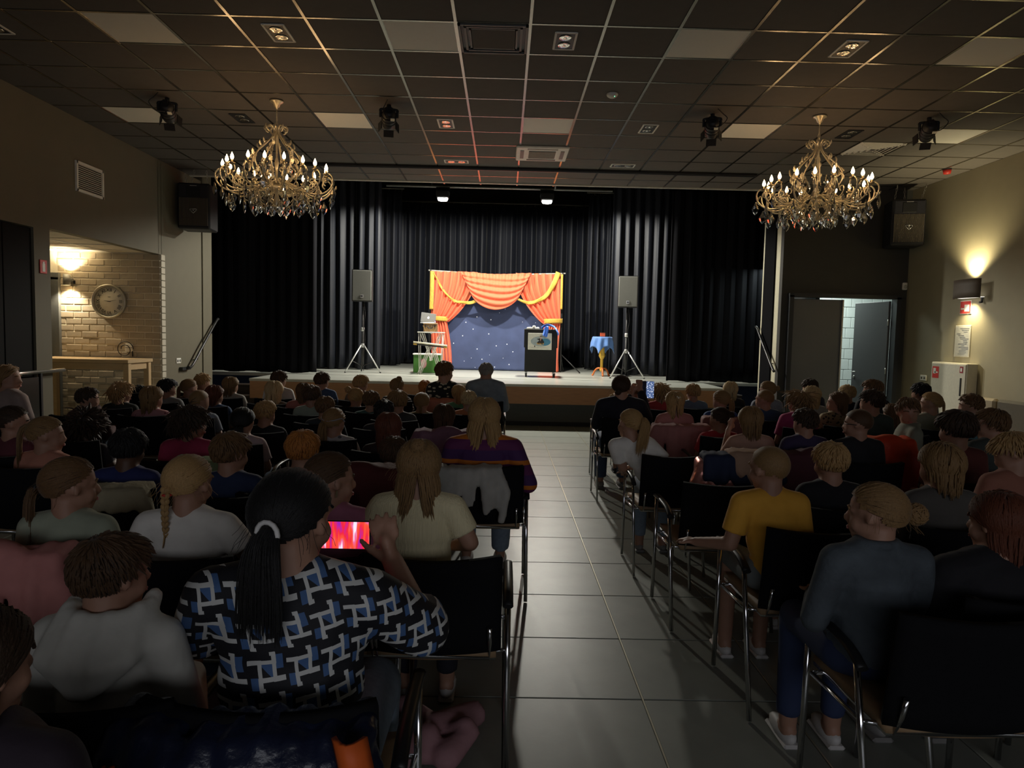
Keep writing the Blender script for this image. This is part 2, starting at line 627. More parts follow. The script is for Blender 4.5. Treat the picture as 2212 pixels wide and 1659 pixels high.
for nm, x0, x1, lb in (('stage_stairs', -5.15, -4.30, 'dark wooden steps up to the stage at its left end'), ('stage_stairs', 3.83, 4.46, 'dark wooden steps up to the stage at its right end')):
    s = thing(nm, lb, 'stairs', ((x0 + x1) / 2, 12.3, 0), group='stage stairs')
    for k in range(3):
        MB().box((0, .15 + .32 * k, .18 * (k + 1) - .02), (x1 - x0, .34, .04), bev=.006).build('tread', m_step, s)
        MB().box((0, .0 + .32 * k, .18 * (k + .5) - .02), (x1 - x0 - .02, .02, .16)).build('riser', m_step, s)
# stage house
W = MB()
wallbox(W, -6.0, -5.9, 12.1, 19.7, 0, 5.6)
wallbox(W, 5.15, 5.22, 11.6, 19.7, 0, 5.6)
wallbox(W, -6.0, 5.2, 19.6, 19.7, 0, 5.6)
struct('wall_stage_house', W, m_black, 'black walls around the stage')
W = MB()
wallbox(W, -6.0, 5.2, 11.6, 19.7, 5.6, 5.66)
struct('ceiling_stage', W, m_concrete, 'black ceiling above the stage')
W = MB()
wallbox(W, -6.0, 5.2, 11.63, 11.7, CH + .03, 5.6)
struct('wall_stage_lintel', W, m_concrete, 'black header above the stage opening')

# ------------------------------------------------------------------ stage curtains
m_velvet = mat('stage_velvet_black', (.0055, .007, .013), .58, var=.15, vs=12, sheen=.06)
m_rail = mat('curtain_rail_grey', (.16, .15, .12), .5, metal=.4)


m_velvet2 = mat('front_curtain_black', (.0055, .0055, .008), .85, var=.1, spec=.2)


def curtain(label, x0, x1, y, zt, zb, amp=.055, pitch=.17, seed=0, part_rail=True, cm=None):
    r = random.Random(seed)
    n = max(2, int(round((x1 - x0) / pitch)))
    ph = [r.uniform(-.5, .5) for _ in range(n + 2)]
    am = [r.choice((.25, .5, .8, 1.1, 1.45)) * r.uniform(.8, 1.15) for _ in range(n + 2)]
    nu = n * 8

    def fn(u, v):
        k = u * n
        i = int(min(k, n - 1))
        f = k - i
        a = am[i] * (1 - f) + am[i + 1] * f
        p = ph[i] * (1 - f) + ph[i + 1] * f
        s = sin(2 * pi * k + p + .25 * sin(v * 3 + i))
        s = math.copysign(abs(s) ** .75, s)
        return (x0 + (x1 - x0) * u + .018 * sin(4 * pi * k + p), y + amp * a * s * (.75 + .25 * v) + .02 * sin(k * 1.3 + seed), zt + (zb - zt) * v + (.012 * sin(k * 2.1) if v == 1 else 0))
    t = thing('stage_curtain', label, 'curtain', ((x0 + x1) / 2, y, zb), group='black stage curtains')

    def fl_(u, v):
        p = fn(u, v)
        return (p[0] - (x0 + x1) / 2, p[1] - y, p[2] - zb)
    MB().grid(fl_, nu, 14, thick=.012).build('cloth', cm or m_velvet, t)
    if part_rail:
        MB().tube([(x0 - (x0 + x1) / 2 - .05, 0, zt - zb + .06), (x1 - (x0 + x1) / 2 + .05, 0, zt - zb + .06)], .018, 6).build('rail', m_rail, t)
        for k in range(n + 1):
            x = x0 + (x1 - x0) * k / n - (x0 + x1) / 2
            MB().box((x, 0, zt - zb + .025), (.012, .012, .06)).build('hook', m_rail, t)
    return t


curtain('black front stage curtain at the left, behind the left chandelier', -5.62, -3.62, 13.5, 5.2, SZ + .02, .035, .2, 1, False, m_velvet2)
curtain('black front stage curtain at the right, below the right chandelier', 3.12, 4.95, 13.35, 5.2, SZ + .02, .035, .2, 2, False, m_velvet2)
curtain('black pleated wing curtain behind the left stand loudspeaker', -4.15, -2.72, 15.4, 5.3, SZ + .02, .08, .21, 3, False)
curtain('black pleated wing curtain behind the right stand loudspeaker', 2.30, 3.75, 15.3, 5.3, SZ + .02, .08, .21, 4, False)
curtain('narrow black wing curtain far back on the left', -3.7, -2.60, 17.6, 5.05, SZ + .02, .07, .15, 5)
curtain('narrow black wing curtain far back on the right', 2.02, 3.3, 17.5, 5.05, SZ + .02, .07, .15, 6)
curtain('wide black backdrop curtain behind the puppet booth', -3.6, 3.2, 18.95, 5.0, SZ + .02, .10, .27, 7)

# ------------------------------------------------------------------ stage lamps on a batten
m_lampblack = mat('lamp_housing_black', (.015, .015, .017), .5)
bat = thing('lighting_batten', 'grey pipe batten across the stage loft carrying two lamps', 'pipe', (0, 14.15, 4.47))
MB().tube([(-2.4, 0, 0), (2.1, 0, 0)], .022, 8).build('pipe', mat('batten_grey', (.35, .35, .33), .5, metal=.3), bat)
MB().tube([(.95, 0, 0), (.98, -1.1, .96)], .016, 8).build('stay', MATS['batten_grey'], bat)
MB().tube([(-1.5, 0, 0), (-1.5, 0, .98)], .008, 6).build('hanger', m_rail, bat)
for lx, lb in ((-1.27, 'black stage floodlight shining down, left of the two'), (.79, 'black stage floodlight shining down, right of the two')):
    t = thing('stage_floodlight', lb, 'stage light', (lx, 14.05, 4.185), group='stage floodlights')
    MB().box((0, 0, .11), (.24, .24, .14), bev=.015).lathe([(.06, 0), (.09, .05)], 12, (0, 0, .0)).build('housing', m_lampblack, t)
    MB().tube([(-.13, 0, .1), (-.13, 0, .25), (.13, 0, .25), (.13, 0, .1)], .009, 6).build('yoke', m_lampblack, t)
    MB().lathe([(.001, -.012), (.09, -.006), (.105, .03)], 20, (0, 0, 0)).build('glass', mat('lamp_glass_lit', (.9, .9, .9), .3, var=0, emit=(1, .98, .92), es=14), t)
    d = bpy.data.lights.new('stage_lamp', 'SPOT')
    d.energy = 780; d.color = (1.0, .97, .86); d.spot_size = rad(176); d.spot_blend = .15; d.shadow_soft_size = .09
    o = bpy.data.objects.new('stage_lamp', d)
    C.objects.link(o); o.parent = t; o.location = (0, 0, -.03)
    o.rotation_euler = (rad(10), 0, 0)

# ------------------------------------------------------------------ loudspeakers on tripod stands
m_spk = mat('loudspeaker_black', (.03, .03, .03), .5)
m_grille = mat('loudspeaker_grille_grey', (.19, .19, .17), .55, metal=.2, var=.2, vs=90, bump=.3, bs=300)
m_alu = mat('stand_aluminium', (.75, .75, .73), .35, metal=.5)
m_badge = mat('badge_silver', (.6, .6, .6), .3, metal=.8)


def stand_speaker(lab_s, lab_t, x, y, rz, zt=2.80):
    st_ = thing('speaker_stand', lab_t, 'stand', (x, y, SZ), rz, 'loudspeaker stands')
    top = 2.17 - SZ
    MB().tube([(0, 0, .25), (0, 0, top)], .018, 10).build('pole', mat('stand_pole_black', (.02, .02, .02), .4), st_)
    MB().tube([(0, 0, .12), (0, 0, .85)], .024, 10).build('sleeve', m_spk, st_)
    MB().lathe([(.03, -.04), (.035, -.03), (.035, .03), (.03, .04)], 12, (0, 0, .55)).build('collar', m_alu, st_)
    MB().lathe([(.03, -.04), (.036, -.03), (.036, .03), (.03, .04)], 12, (0, 0, .88)).build('clamp', m_alu, st_)
    for k in range(3):
        a = rad(100 + 120 * k)
        lit = (k != 0)  # shade of the rear leg put into its colour: black, not silver
        MB().tube([(.03 * cos(a), .03 * sin(a), .56), (.40 * cos(a), .40 * sin(a), .02)], .014, 8).build('leg', m_alu if lit else MATS['stand_pole_black'], st_)
        MB().tube([(.02 * cos(a), .02 * sin(a), .14), (.25 * cos(a), .25 * sin(a), .24)], .008, 6).build('brace', MATS['stand_pole_black'], st_)
        MB().ell((.40 * cos(a), .40 * sin(a), .014), (.02, .02, .014), 8, 4).build('rubber_foot', m_spk, st_)
    MB().tube(smooth_path([(.02, -.02, top - .02), (.05, -.03, top - .25), (.025, -.03, .95), (.05, -.03, .7), (.03, -.03, .4), (.0, .2, .02)]), .006, 6).build('cable', m_spk, st_)
    h = zt - 2.17
    sp = thing('loudspeaker', lab_s, 'loudspeaker', (x, y, 2.17), rz, 'stand loudspeakers')
    poly = [(-.2, -.16), (.2, -.16), (.2, .02), (.12, .17), (-.12, .17), (-.2, .02)]
    vs = [(p[0], p[1], 0) for p in poly] + [(p[0], p[1], h) for p in poly]
    n = len(poly)
    MB().add(vs, [tuple(range(n))[::-1], tuple(range(n, 2 * n))] + [(i, (i + 1) % n, (i + 1) % n + n, i + n) for i in range(n)]).build('cabinet', m_spk, sp)
    MB().box((0, -.168, h / 2), (.375, .02, h - .03), bev=.012).build('grille', m_grille, sp)
    MB().box((0, -.181, .1), (.06, .008, .06), bev=.003).build('badge', m_badge, sp)
    MB().box((0, -.186, .1), (.04, .004, .028)).build('badge_mark', m_spk, sp)


stand_speaker('black loudspeaker with grey grille on the left stage stand', 'tripod speaker stand with silver legs, left of the puppet booth', -2.88, 14.3, rad(4))
stand_speaker('black loudspeaker with grey grille on the right stage stand', 'tripod speaker stand with silver legs, right of the small round table', 2.50, 14.3, rad(-8), 2.80)

# ------------------------------------------------------------------ puppet booth
m_or = mat('booth_drape_orange', (.80, .15, .065), .7, var=.08, vs=10, sheen=.3)
m_gold = mat('booth_gold_fabric', (.55, .34, .05), .6, var=.4, vs=30, sheen=.2)
m_navy = mat('booth_night_blue_cloth', (.050, .068, .150), .85, var=.3, vs=4, sheen=.3)
m_star = mat('star_white', (.9, .92, 1), .5, var=0, emit=(.85, .9, 1), es=.45)
BY = 16.05
bo = thing('puppet_booth', 'orange draped puppet booth with gold trim and blue star backcloth', 'puppet theatre', (0, BY, SZ))
ZT = 2.97 - SZ
XA, XB = -1.70, 1.31
XM = (XA + XB) / 2
# frame
m_pole = MATS['stand_pole_black']
for x in (XA, XB):
    MB().tube([(x, .02, 0), (x, .02, ZT + .03)], .02, 8).build('upright', m_pole, bo)
MB().tube([(XA - .05, .02, ZT + .02), ((XA + XB) / 2, .02, ZT - .05), (XB + .06, .02, ZT + .02)], .015, 8).build('top_bar', mat('booth_bar_white', (.7, .68, .62), .4), bo)
MB().tube([(XB, .05, .42), (XB + .42, -.3, .01)], .014, 6).tube([(XB, .05, .42), (XB + .1, .45, .01)], .014, 6).build('foot_stay', m_pole, bo)
MB().tube([(XA, .05, .42), (XA - .12, .45, .01)], .014, 6).build('foot_stay', m_pole, bo)


# blue star cloth
def starcloth(u, v):
    x = XA + .1 + (XB - XA - .2) * u
    z = ZT - .15 - (ZT - .16) * v
    wr = .012 * sin(9 * u + 4 * v) + .02 * math.exp(-((u - .62) / .05) ** 2) * sin(14 * (v + .9 * u)) * v + .018 * math.exp(-((u - .78) / .12) ** 2) * sin(20 * (v * .9 - u)) * v
    return (x, .24 - .06 * v * v + wr, z)


sc_ = MB().grid(starcloth, 60, 40, thick=.006).build('star_cloth', m_navy, bo)
rs = random.Random(5)
star0 = MB().ell((0, 0, 0), (.0125, .007, .0125), 8, 5).mesh('star')
for px, py in [(838, 468), (830, 880), (700, 962), (587, 1055), (880, 1127), (1025, 940), (1118, 1088), (1252, 1068), (1325, 1162), (1035, 1200), (807, 1238), (940, 1255), (720, 1277), (1203, 1240), (1277, 1320), (855, 1355), (1097, 1352), (1230, 630), (1158, 676), (1617, 690), (1446, 790), (1608, 800), (1443, 480), (878, 727), (1052, 762), (740, 795)]:
    u_, v_ = 880 + px / 5.82, 560 + py / 5.82
    p = at_y(u_, v_, BY + .37)
    sm = link('star', star0, m_star, bo, (p[0], .36 - .06, p[2] - SZ))
    uu = (p[0] - XA - .1) / (XB - XA - .2)
    vv = (ZT - .15 - (p[2] - SZ)) / (ZT - .16)
    sm.location.y = starcloth(min(max(uu, 0), 1), min(max(vv, 0), 1))[1] - .004
    if px % 3 == 0:
        sm.scale = (.6, .6, .6)

TIE = 1.90 - SZ   # height of tiebacks


def drape(side):
    xo = XA if side < 0 else XB
    s = -side

    def fn(u, v):
        z = ZT - ZT * v
        vt = 1 - TIE / ZT
        if v < vt:
            k = v / vt
            wtop, wt = 1.05, .37
            wd = wtop + (wt - wtop) * (k ** 2.2)
            off = .02
        else:
            k = (v - vt) / (1 - vt)
            wd = .35 + .12 * (1 - (1 - k) ** 2)
            off = .02 + .03 * sin(k * 2)
        amp = .03 + .02 * min(1, abs(v - vt) * 3)
        x = xo + s * (off + wd * u)
        sag = .10 * math.exp(-((v - vt) / .18) ** 2) * u * (1 if v < vt else 0)
        y = -.03 + amp * sin(2 * pi * 6.5 * u + 1.2 * sin(3 * v) + side) + .012 * sin(2 * pi * 13 * u + 5 * v)
        return (x, y, max(.01, z - sag))
    MB().grid(fn, 70, 60, thick=.006).build('drape', m_or, bo)


drape(-1)
drape(1)


def swag(u, v):
    w_ = 1.60 - .30 * v ** 1.3
    x = XM - .02 + (u - .5) * w_ * (1 - .10 * v)
    q = 1 - (2 * u - 1) ** 2
    prof = max(0, q) ** .5
    dr = .80 * v * prof
    top = ZT - .045 * (1 - abs(2 * u - 1) ** 1.5)
    fold = sin(2 * pi * 5.5 * v + 1.4 * sin(5 * u)) * (.008 + .014 * prof) * min(1, v * 5) * min(1, (1.02 - v) * 8)
    vert = .028 * sin(2 * pi * 11 * u) * (1 - v) ** 2
    return (x, -.12 - .10 * prof * sin(pi * min(1, v * .8 + .1)) + fold + vert, top - dr - .35 * (1 - prof) * v)


MB().grid(swag, 70, 60, thick=.006).build('swag', m_or, bo)


def ribbon(pts, wdt, name='gold_ribbon', tw=0.0):
    P = smooth_path(pts, 8)
    m = len(P) - 1

    def fn(u, v):
        i = int(round(v * m))
        p = P[i]
        a = P[max(i - 1, 0)]
        b = P[min(i + 1, m)]
        t = (b - a).normalized()
        nrm = Vector((0, -1, 0))
        sd = t.cross(nrm).normalized()
        w = wdt(v) if callable(wdt) else wdt
        q = p + sd * (u - .5) * w
        return (q.x, q.y - .012 * sin(v * 21 + u * 3) * tw, q.z)
    MB().grid(fn, 3, m, thick=.006).build(name, m_gold, bo)


def bp(px, py, dy=-.09):
    p = at_y(880 + px / 5.82, 560 + py / 5.82, BY + dy)
    return (p[0], dy, p[2] - SZ)


ribbon([bp(312, 150), bp(308, 390), bp(300, 630)], .09)
ribbon([bp(1945, 190), bp(1940, 400), bp(1935, 630)], .05)
ribbon([bp(325, 165), bp(440, 370), bp(560, 505), bp(680, 540), bp(800, 545), bp(890, 510)], lambda v: .03 + .05 * v, tw=1)
ribbon([bp(1900, 165), bp(1830, 330), bp(1740, 460), bp(1620, 530), bp(1500, 545), bp(1380, 495)], lambda v: .12 - .07 * v, tw=1)


def tieband(x0, x1, z):
    def fn(u, v):
        a = pi * u
        return ((x0 + x1) / 2 - cos(a) * (x1 - x0) / 2, -.02 - sin(a) * .10, z + .07 * (v - .5) * 1.5 + .02 * (u - .5) * (1 if x0 > 0 else -1))
    MB().grid(fn, 14, 3, thick=.008).build('tieback', m_gold, bo)


tieband(XA - .02, XA + .41, TIE)
tieband(XB - .41, XB + .02, TIE)

# ------------------------------------------------------------------ white folding rack with chest, laptop, cane, green box
m_white = mat('rack_white_paint', (.78, .77, .70), .4)
rk = thing('folding_table', 'white folding table with crossed tube legs on the stage', 'table', (-1.47, 14.2, SZ))
zt = at_y(920, 718, 14.2)[2] - SZ
x0, x1 = -.26, .26
MB().box((0, 0, zt), (.53, .34, .02), bev=.004).build('top', m_white, rk)
for y in (-.14, .14):
    for a, b in (((x0 + .02, zt - .02), (x0 + .04, .0)), ((x1 - .02, zt - .02), (x1 - .06, .0)), ((x0 + .05, zt - .02), (.02, .28)), ((x1 - .05, zt - .02), (-.02, .28)), ((0, .62), (x0 + .05, .0)), ((0, .62), (x1 - .08, .0)), ((x0 + .1, zt - .02), (.0, .28)), ((x1 - .1, zt - .02), (.0, .28)), ((.03, .6), (x1 - .03, .0)), ((-.03, .6), (x0 + .0, .0))):
        MB().tube([(a[0], y, a[1]), (b[0], y, b[1])], .008, 6).build('tube_leg', m_white, rk)
for z in (zt - .02, .28, .62):
    MB().tube([(0, -.14, z), (0, .14, z)], .008, 6).build('cross_tube', m_white, rk)
cn = thing('magic_cane', 'cream rod with gold ends lying across the white folding table', 'rod', (-1.47, 14.02, SZ + .60))
pa, pb = at_y(893, 739, 14.02), at_y(966, 747, 14.02)
pa, pb = (pa[0] + 1.47, 0, pa[2] - SZ - .60), (pb[0] + 1.47, 0, pb[2] - SZ - .60)
MB().tube([pa, pb], .018, 10).build('rod', mat('rod_cream', (.75, .70, .52), .4), cn)
MB().tube([(pa[0], .0, pa[2] - .035), (pb[0], 0, pb[2] - .035)], .014, 8).build('lower_rod', m_spk, cn)
for p, q in ((pa, pb), (pb, pa)):
    d = Vector(q) - Vector(p)
    d = d.normalized() * .07
    MB().tube([(p[0], 0, p[2] - .035), (p[0] + d.x, 0, p[2] - .035 + d.z)], .017, 8).build('gold_tip', m_gold, cn)
zc = zt + SZ + .01
ch = thing('wooden_chest', 'small slatted wooden treasure chest on the folding table', 'chest', (-1.49, 14.2, zc))
m_chest = mat('chest_wood', (.20, .11, .045), .55, var=.3, vs=12)
MB().box((0, 0, .08), (.27, .18, .16), bev=.006).build('body', m_chest, ch)
MB().box((0, 0, .165), (.285, .195, .02), bev=.004).build('lid', mat('chest_wood_pale', (.36, .22, .09), .5), ch)
for k in range(6):
    MB().box((-.11 + .044 * k, -.093, .07), (.03, .008, .13), R=Ry(rad((k - 2.5) * 9))).build('slat', MATS['chest_wood_pale'], ch)
for x in (-.09, .09):
    MB().box((x, -.1, .12), (.025, .012, .04)).build('latch', m_spk, ch)
MB().tube(arc((0, -.1, .12), .05, pi, 2 * pi, 8), .008, 6).build('handle', m_spk, ch)
lp = thing('laptop', 'silver laptop with a glowing emblem, open on the wooden chest', 'laptop', (-1.55, 14.22, zc + .176), rad(8))
m_lap = mat('laptop_silver', (.35, .35, .34), .35, metal=.7)
MB().box((0, .1, .006), (.3, .21, .012), bev=.003).build('base', m_lap, lp)
lid = MB().box((0, 0, .1), (.3, .008, .2), bev=.003).build('lid', m_lap, lp, (0, 0, .012))
lid.rotation_euler = (rad(-14), rad(6), 0)
ap = [(.018 * cos(a) * (1 - .12 * (abs(sin(a)) > .93)), .021 * sin(a)) for a in [2 * pi * k / 14 for k in range(14)] if not (abs(a) < .3)]
MB().prism(ap, .003, (0, -.006, .1)).prism([(.002, .024), (.012, .034), (.008, .022)], .003, (0, -.006, .1)).build('emblem', mat('emblem_lit', (1, 1, 1), .4, var=0, emit=(1, 1, 1), es=2.0), lid)
bt = thing('small_bottle', 'tiny purple capped bottle beside the laptop on the chest', 'bottle', (-1.40, 14.2, zc + .176))
MB().lathe([(.012, 0), (.014, .005), (.014, .03), (.007, .036), (.007, .045)], 10).build('bottle_body', mat('bottle_clear', (.5, .5, .6), .2), bt)
MB().lathe([(.008, .045), (.008, .06)], 10).build('cap', mat('bottle_cap_violet', (.15, .1, .5), .4), bt)
gb = thing('green_box', 'green box with white rim and pink print under the folding table', 'box', (-1.60, 14.72, SZ), rad(0))
m_green = mat('box_green', (.05, .17, .025), .5)
MB().box((0, 0, .195), (.56, .3, .38), bev=.012).build('body', m_green, gb)
MB().box((0, 0, .39), (.585, .325, .03), bev=.008).build('rim', m_white, gb)
MB().prism([(.06 * cos(a), .1 * sin(a)) for a in [2 * pi * k / 12 for k in range(12)]], .006, (-.06, -.152, .2)).build('pink_print', mat('print_pink', (.62, .26, .28), .6), gb)
MB().prism([(.05 * cos(a), .03 * sin(a)) for a in [2 * pi * k / 8 for k in range(8)]], .005, (-.1, -.152, .27)).build('brown_print', mat('print_brown', (.12, .06, .05), .6), gb)

# ------------------------------------------------------------------ black show cart
ct = thing('show_cart', 'tall black wheeled show cart with a picture sign', 'cart', (.74, 14.15, SZ), rad(-2))
zc2 = at_y(1168, 711, 14.0)[2] - SZ
MB().box((0, 0, zc2 / 2 + .05), (.63, .5, zc2 - .12), bev=.006).build('body', mat('cart_black', (.006, .006, .006), .7), ct)
MB().box((0, 0, zc2 - .19), (.665, .53, .36), bev=.006).build('upper_shell', MATS['cart_black'], ct)
MB().box((0, 0, zc2 - .006), (.67, .535, .012)).build('top_edge', mat('cart_edge_alu', (.4, .4, .37), .4, metal=.6), ct)
for x in (-.28, .28):
    for y in (-.2, .2):
        w_ = MB().lathe([(.001, -.018), (.03, -.018), (.045, -.012), (.045, .012), (.03, .018), (.001, .018)], 16, (x, y, .046), Ry(pi / 2)).build('caster_wheel', m_spk, ct)
        MB().box((x, y, .085), (.05, .05, .012)).box((x - .025, y, .066), (.005, .035, .05)).box((x + .025, y, .066), (.005, .035, .05)).build('fork', m_alu, w_)
sg = MB().box((-.02, -.27, zc2 - .245), (.47, .01, .33), bev=.004).build('picture_sign', mat('sign_white', (.62, .62, .54), .5), ct)
zz = zc2 - .245
MB().prism([(.2 * cos(a), .1 * sin(a)) for a in [2 * pi * k / 24 for k in range(24)]], .002, (-.0, -.277, zz + .0)).build('oval', mat('sign_oval_grey', (.33, .40, .42), .5, var=.5, vs=9), sg)
MB().prism([(.105 * cos(a), .07 * sin(a)) for a in [2 * pi * k / 20 for k in range(20)]], .002, (.085, -.2785, zz - .01)).build('oval_blue', mat('sign_blue', (.05, .20, .32), .5, var=.4, vs=14), sg)
MB().prism([(-.085, .05), (-.05, .055), (-.02, .062), (.025, .055), (.065, -.005), (.055, -.05), (-.07, -.05), (-.075, -.02), (-.03, .02)], .002, (0, -.280, zz)).build('printed_jacket', mat('print_black', (.01, .01, .012), .5), sg)
MB().prism([(.018 * cos(a), .024 * sin(a)) for a in [2 * pi * k / 12 for k in range(12)]], .002, (-.005, -.2815, zz + .085)).prism([(-.014, .06), (.012, .06), (-.01, .0)], .002, (-.0, -.2815, zz)).build('printed_face', mat('print_skin', (.55, .35, .26), .5), sg)
MB().prism([(.02 * cos(a), .014 * sin(a)) for a in [pi * k / 8 for k in range(9)]], .002, (-.005, -.2825, zz + .097)).build('printed_hair', MATS['print_black'], sg)
text_obj('TOLY', .06, mat('print_amber', (.75, .42, .05), .5), sg, (-.01, -.284, zz - .055), (pi / 2, 0, 0))
MB().box((-.04, -.278, zz - .125), (.31, .002, .008)).build('caption_line', mat('print_grey', (.45, .42, .36), .5), sg)
MB().box((-.12, -.278, zz - .098), (.018, .002, .026)).build('caption_mark', MATS['print_black'], sg)
# white pieces and a blue scarf lying on the cart
rw = random.Random(4)
for k in range(6):
    cl_ = MB().ell((0, 0, 0), (.035, .03, .018 + .006 * (k % 2)), 10, 6).build('sponge_ball', mat('sponge_white', (.75, .74, .68), .8, bump=.3), None, (.74 - .26 + .038 * k, 14.0 + rw.uniform(-.05, .05), SZ + zc2 + .016 + (.03 if k == 3 else 0)))
    tag(cl_, 'small white prop lying on top of the black show cart', 'prop', 'white props on the cart')


def scarf(u, v):
    L = smooth_path([(-.02, 0, .01), (.03, .02, .05), (.1, .01, .07), (.16, -.05, .06), (.22, -.16, .03), (.27, -.275, -.05), (.29, -.285, -.12)], 6)
    i = min(int(v * (len(L) - 1)), len(L) - 1)
    p = L[i]
    wd = .05 + .09 * sin(pi * min(1, v * 1.1))
    return (p.x + .03 * (u - .5), p.y + wd * (u - .5) * 2, p.z + .02 * sin(u * 9 + v * 5))


sf = thing('blue_scarf', 'bright blue scarf hanging over the front of the show cart', 'scarf', (.74 + .03, 13.98, SZ + zc2 + .012))
MB().grid(scarf, 12, 36, thick=.004).build('cloth', mat('scarf_blue', (.06, .19, .72), .5, sheen=.3), sf)


def scarf2(u, v):
    return (.02 + .10 * u - .03 * v + .012 * sin(u * 12), -.14 - .02 * v + .012 * sin(u * 15 + v * 3), .02 + .03 * sin(pi * u) - .22 * v * (1 - .45 * abs(u - .6)))


MB().grid(scarf2, 12, 12, thick=.004).build('hanging_tail', MATS['scarf_blue'], sf)

# ------------------------------------------------------------------ small round table with blue cloth
tb = thing('pedestal_table', 'small round wooden pedestal table with three curved feet on stage', 'table', (2.09, 14.85, SZ))
tz = at_y(1301, 728, 14.85)[2] - SZ
m_tw = mat('table_wood_orange', (.62, .17, .04), .4, var=.2, vs=10)
m_ty = mat('table_wood_yellow', (.72, .45, .05), .4, var=.1)
MB().lathe([(.001, tz - .025), (.2, tz - .025), (.21, tz - .012), (.2, tz), (.001, tz)], 28).build('top', m_tw, tb)
MB().lathe([(.03, .1), (.045, .14), (.028, .2), (.03, .36), (.07, .43), (.055, .5), (.03, tz - .03)], 6, smooth=False).build('pedestal', m_ty, tb)
for k in range(3):
    a = rad(-90 + 120 * k)
    pts = [(.02, .17), (.1, .16), (.16, .1), (.19, .03), (.215, .012)]
    MB().tube(smooth_path([(r * cos(a), r * sin(a), z) for r, z in pts], 4), .02, 8).build('foot', m_tw, tb)
cl = thing('blue_tablecloth', 'light blue square cloth draped over the small round table', 'tablecloth', (2.09, 14.85, SZ + tz + .004))


def clothfn(u, v):
    a, b = (u - .5) * .80, (v - .5) * .80
    ca, sa = cos(.35), sin(.35)
    x, y = a * ca - b * sa, a * sa + b * ca
    r = math.hypot(x, y)
    if r < .2:
        return (x, y, .002)
    th = math.atan2(y, x)
    ex = r - .2
    rr_ = .212 + .03 * ex / .3 + .025 * sin(9 * th) * min(1, ex * 8)
    return (rr_ * cos(th), rr_ * sin(th), -ex * .98)


MB().grid(clothfn, 36, 36, thick=.003).build('cloth', mat('tablecloth_blue', (.13, .27, .62), .7, sheen=.3), cl)
ob = thing('red_box', 'little red box standing on the blue tablecloth', 'box', (2.09, 14.85, SZ + tz + .01))
MB().box((0, 0, .035), (.1, .08, .07), bev=.005).build('body', mat('little_box_red', (.65, .10, .03), .5), ob)
MB().box((0, 0, .074), (.105, .085, .01), bev=.003).build('lid', mat('little_box_dark', (.3, .06, .02), .5), ob)

# ------------------------------------------------------------------ wall loudspeakers on chains
m_chain = mat('chain_steel', (.45, .43, .38), .35, metal=.9)
m_cab = mat('cabinet_black', (.014, .014, .017), .5)
m_slat = mat('grille_bars_bronze', (.16, .135, .10), .45, metal=.5)


def hung_speaker(label, x, y, zb, rz, chains):
    t = thing('hanging_loudspeaker', label, 'loudspeaker', (x, y, zb), rz, 'hanging loudspeakers')
    h, wd, dp = .70, .48, .42
    MB().box((0, 0, h / 2), (wd, dp, h), bev=.02).build('cabinet', m_cab, t)
    MB().box((0, -dp / 2 - .004, h - .13), (wd - .06, .012, .2), bev=.004).build('horn_plate', mat('horn_plate_black', (.02, .02, .026), .35), t)
    MB().box((0, -dp / 2 - .012, h - .13), (.2, .012, .15), bev=.02).build('horn_mouth', mat('horn_mouth_black', (.005, .005, .006), .6), t)
    MB().box((0, -dp / 2 - .016, h - .045), (.1, .006, .009)).build('name_strip', m_badge, t)
    n = 24
    g = MB().box((0, -dp / 2 - .003, .26), (wd - .05, .01, .42)).build('grille_frame', m_cab, t)
    b0 = MB().box((0, 0, 0), (.0085, .014, .42)).mesh('grille_bar')
    for k in range(n):
        link('grille_bar', b0, m_slat, g, (-(wd - .07) / 2 + (wd - .07) * k / (n - 1), -dp / 2 - .012, .26))
    em = MB()
    o_ = [(-.045, .03), (.045, .03), (.05, .015), (.0, -.035), (-.05, .015)]
    for i in range(5):
        a, b = o_[i], o_[(i + 1) % 5]
        em.tube([(a[0], -dp / 2 - .024, .27 + a[1]), (b[0], -dp / 2 - .024, .27 + b[1])], .006, 6)
    em.ell((0, -dp / 2 - .024, .278), (.012, .006, .009), 8, 5)
    em.build('emblem', m_badge, t)
    for (cx, cy, tx, ty) in chains:
        ztop = CH - zb - .03
        L = ztop - h
        nl = max(3, int(L / .045))
        for k in range(nl):
            f = (k + .5) / nl
            px, py, pz = cx + (tx - cx) * f, cy + (ty - cy) * f, h + L * f
            ring = []
            for q in range(8):
                a = 2 * pi * q / 8
                ring.append((px + (.011 * cos(a) if k % 2 else 0), py + (0 if k % 2 else .011 * cos(a)), pz + .028 * sin(a)))
            MB().tube(ring, .0035, 5, closed=True).build('chain_link', m_chain, t)
    return t


hung_speaker('black hanging loudspeaker with emblem at the upper left, beside the left chandelier', -4.87, 11.25, 3.09, rad(6), [(-.2, .1, -.24, .14), (-.06, -.1, .0, -.16), (.18, -.1, .17, -.14)])
hung_speaker('black hanging loudspeaker with emblem in the upper right room corner', 6.18, 10.95, 3.06, rad(-12), [(-.17, -.05, -.14, -.06), (.02, .1, .02, .12), (.2, -.05, .26, -.1)])

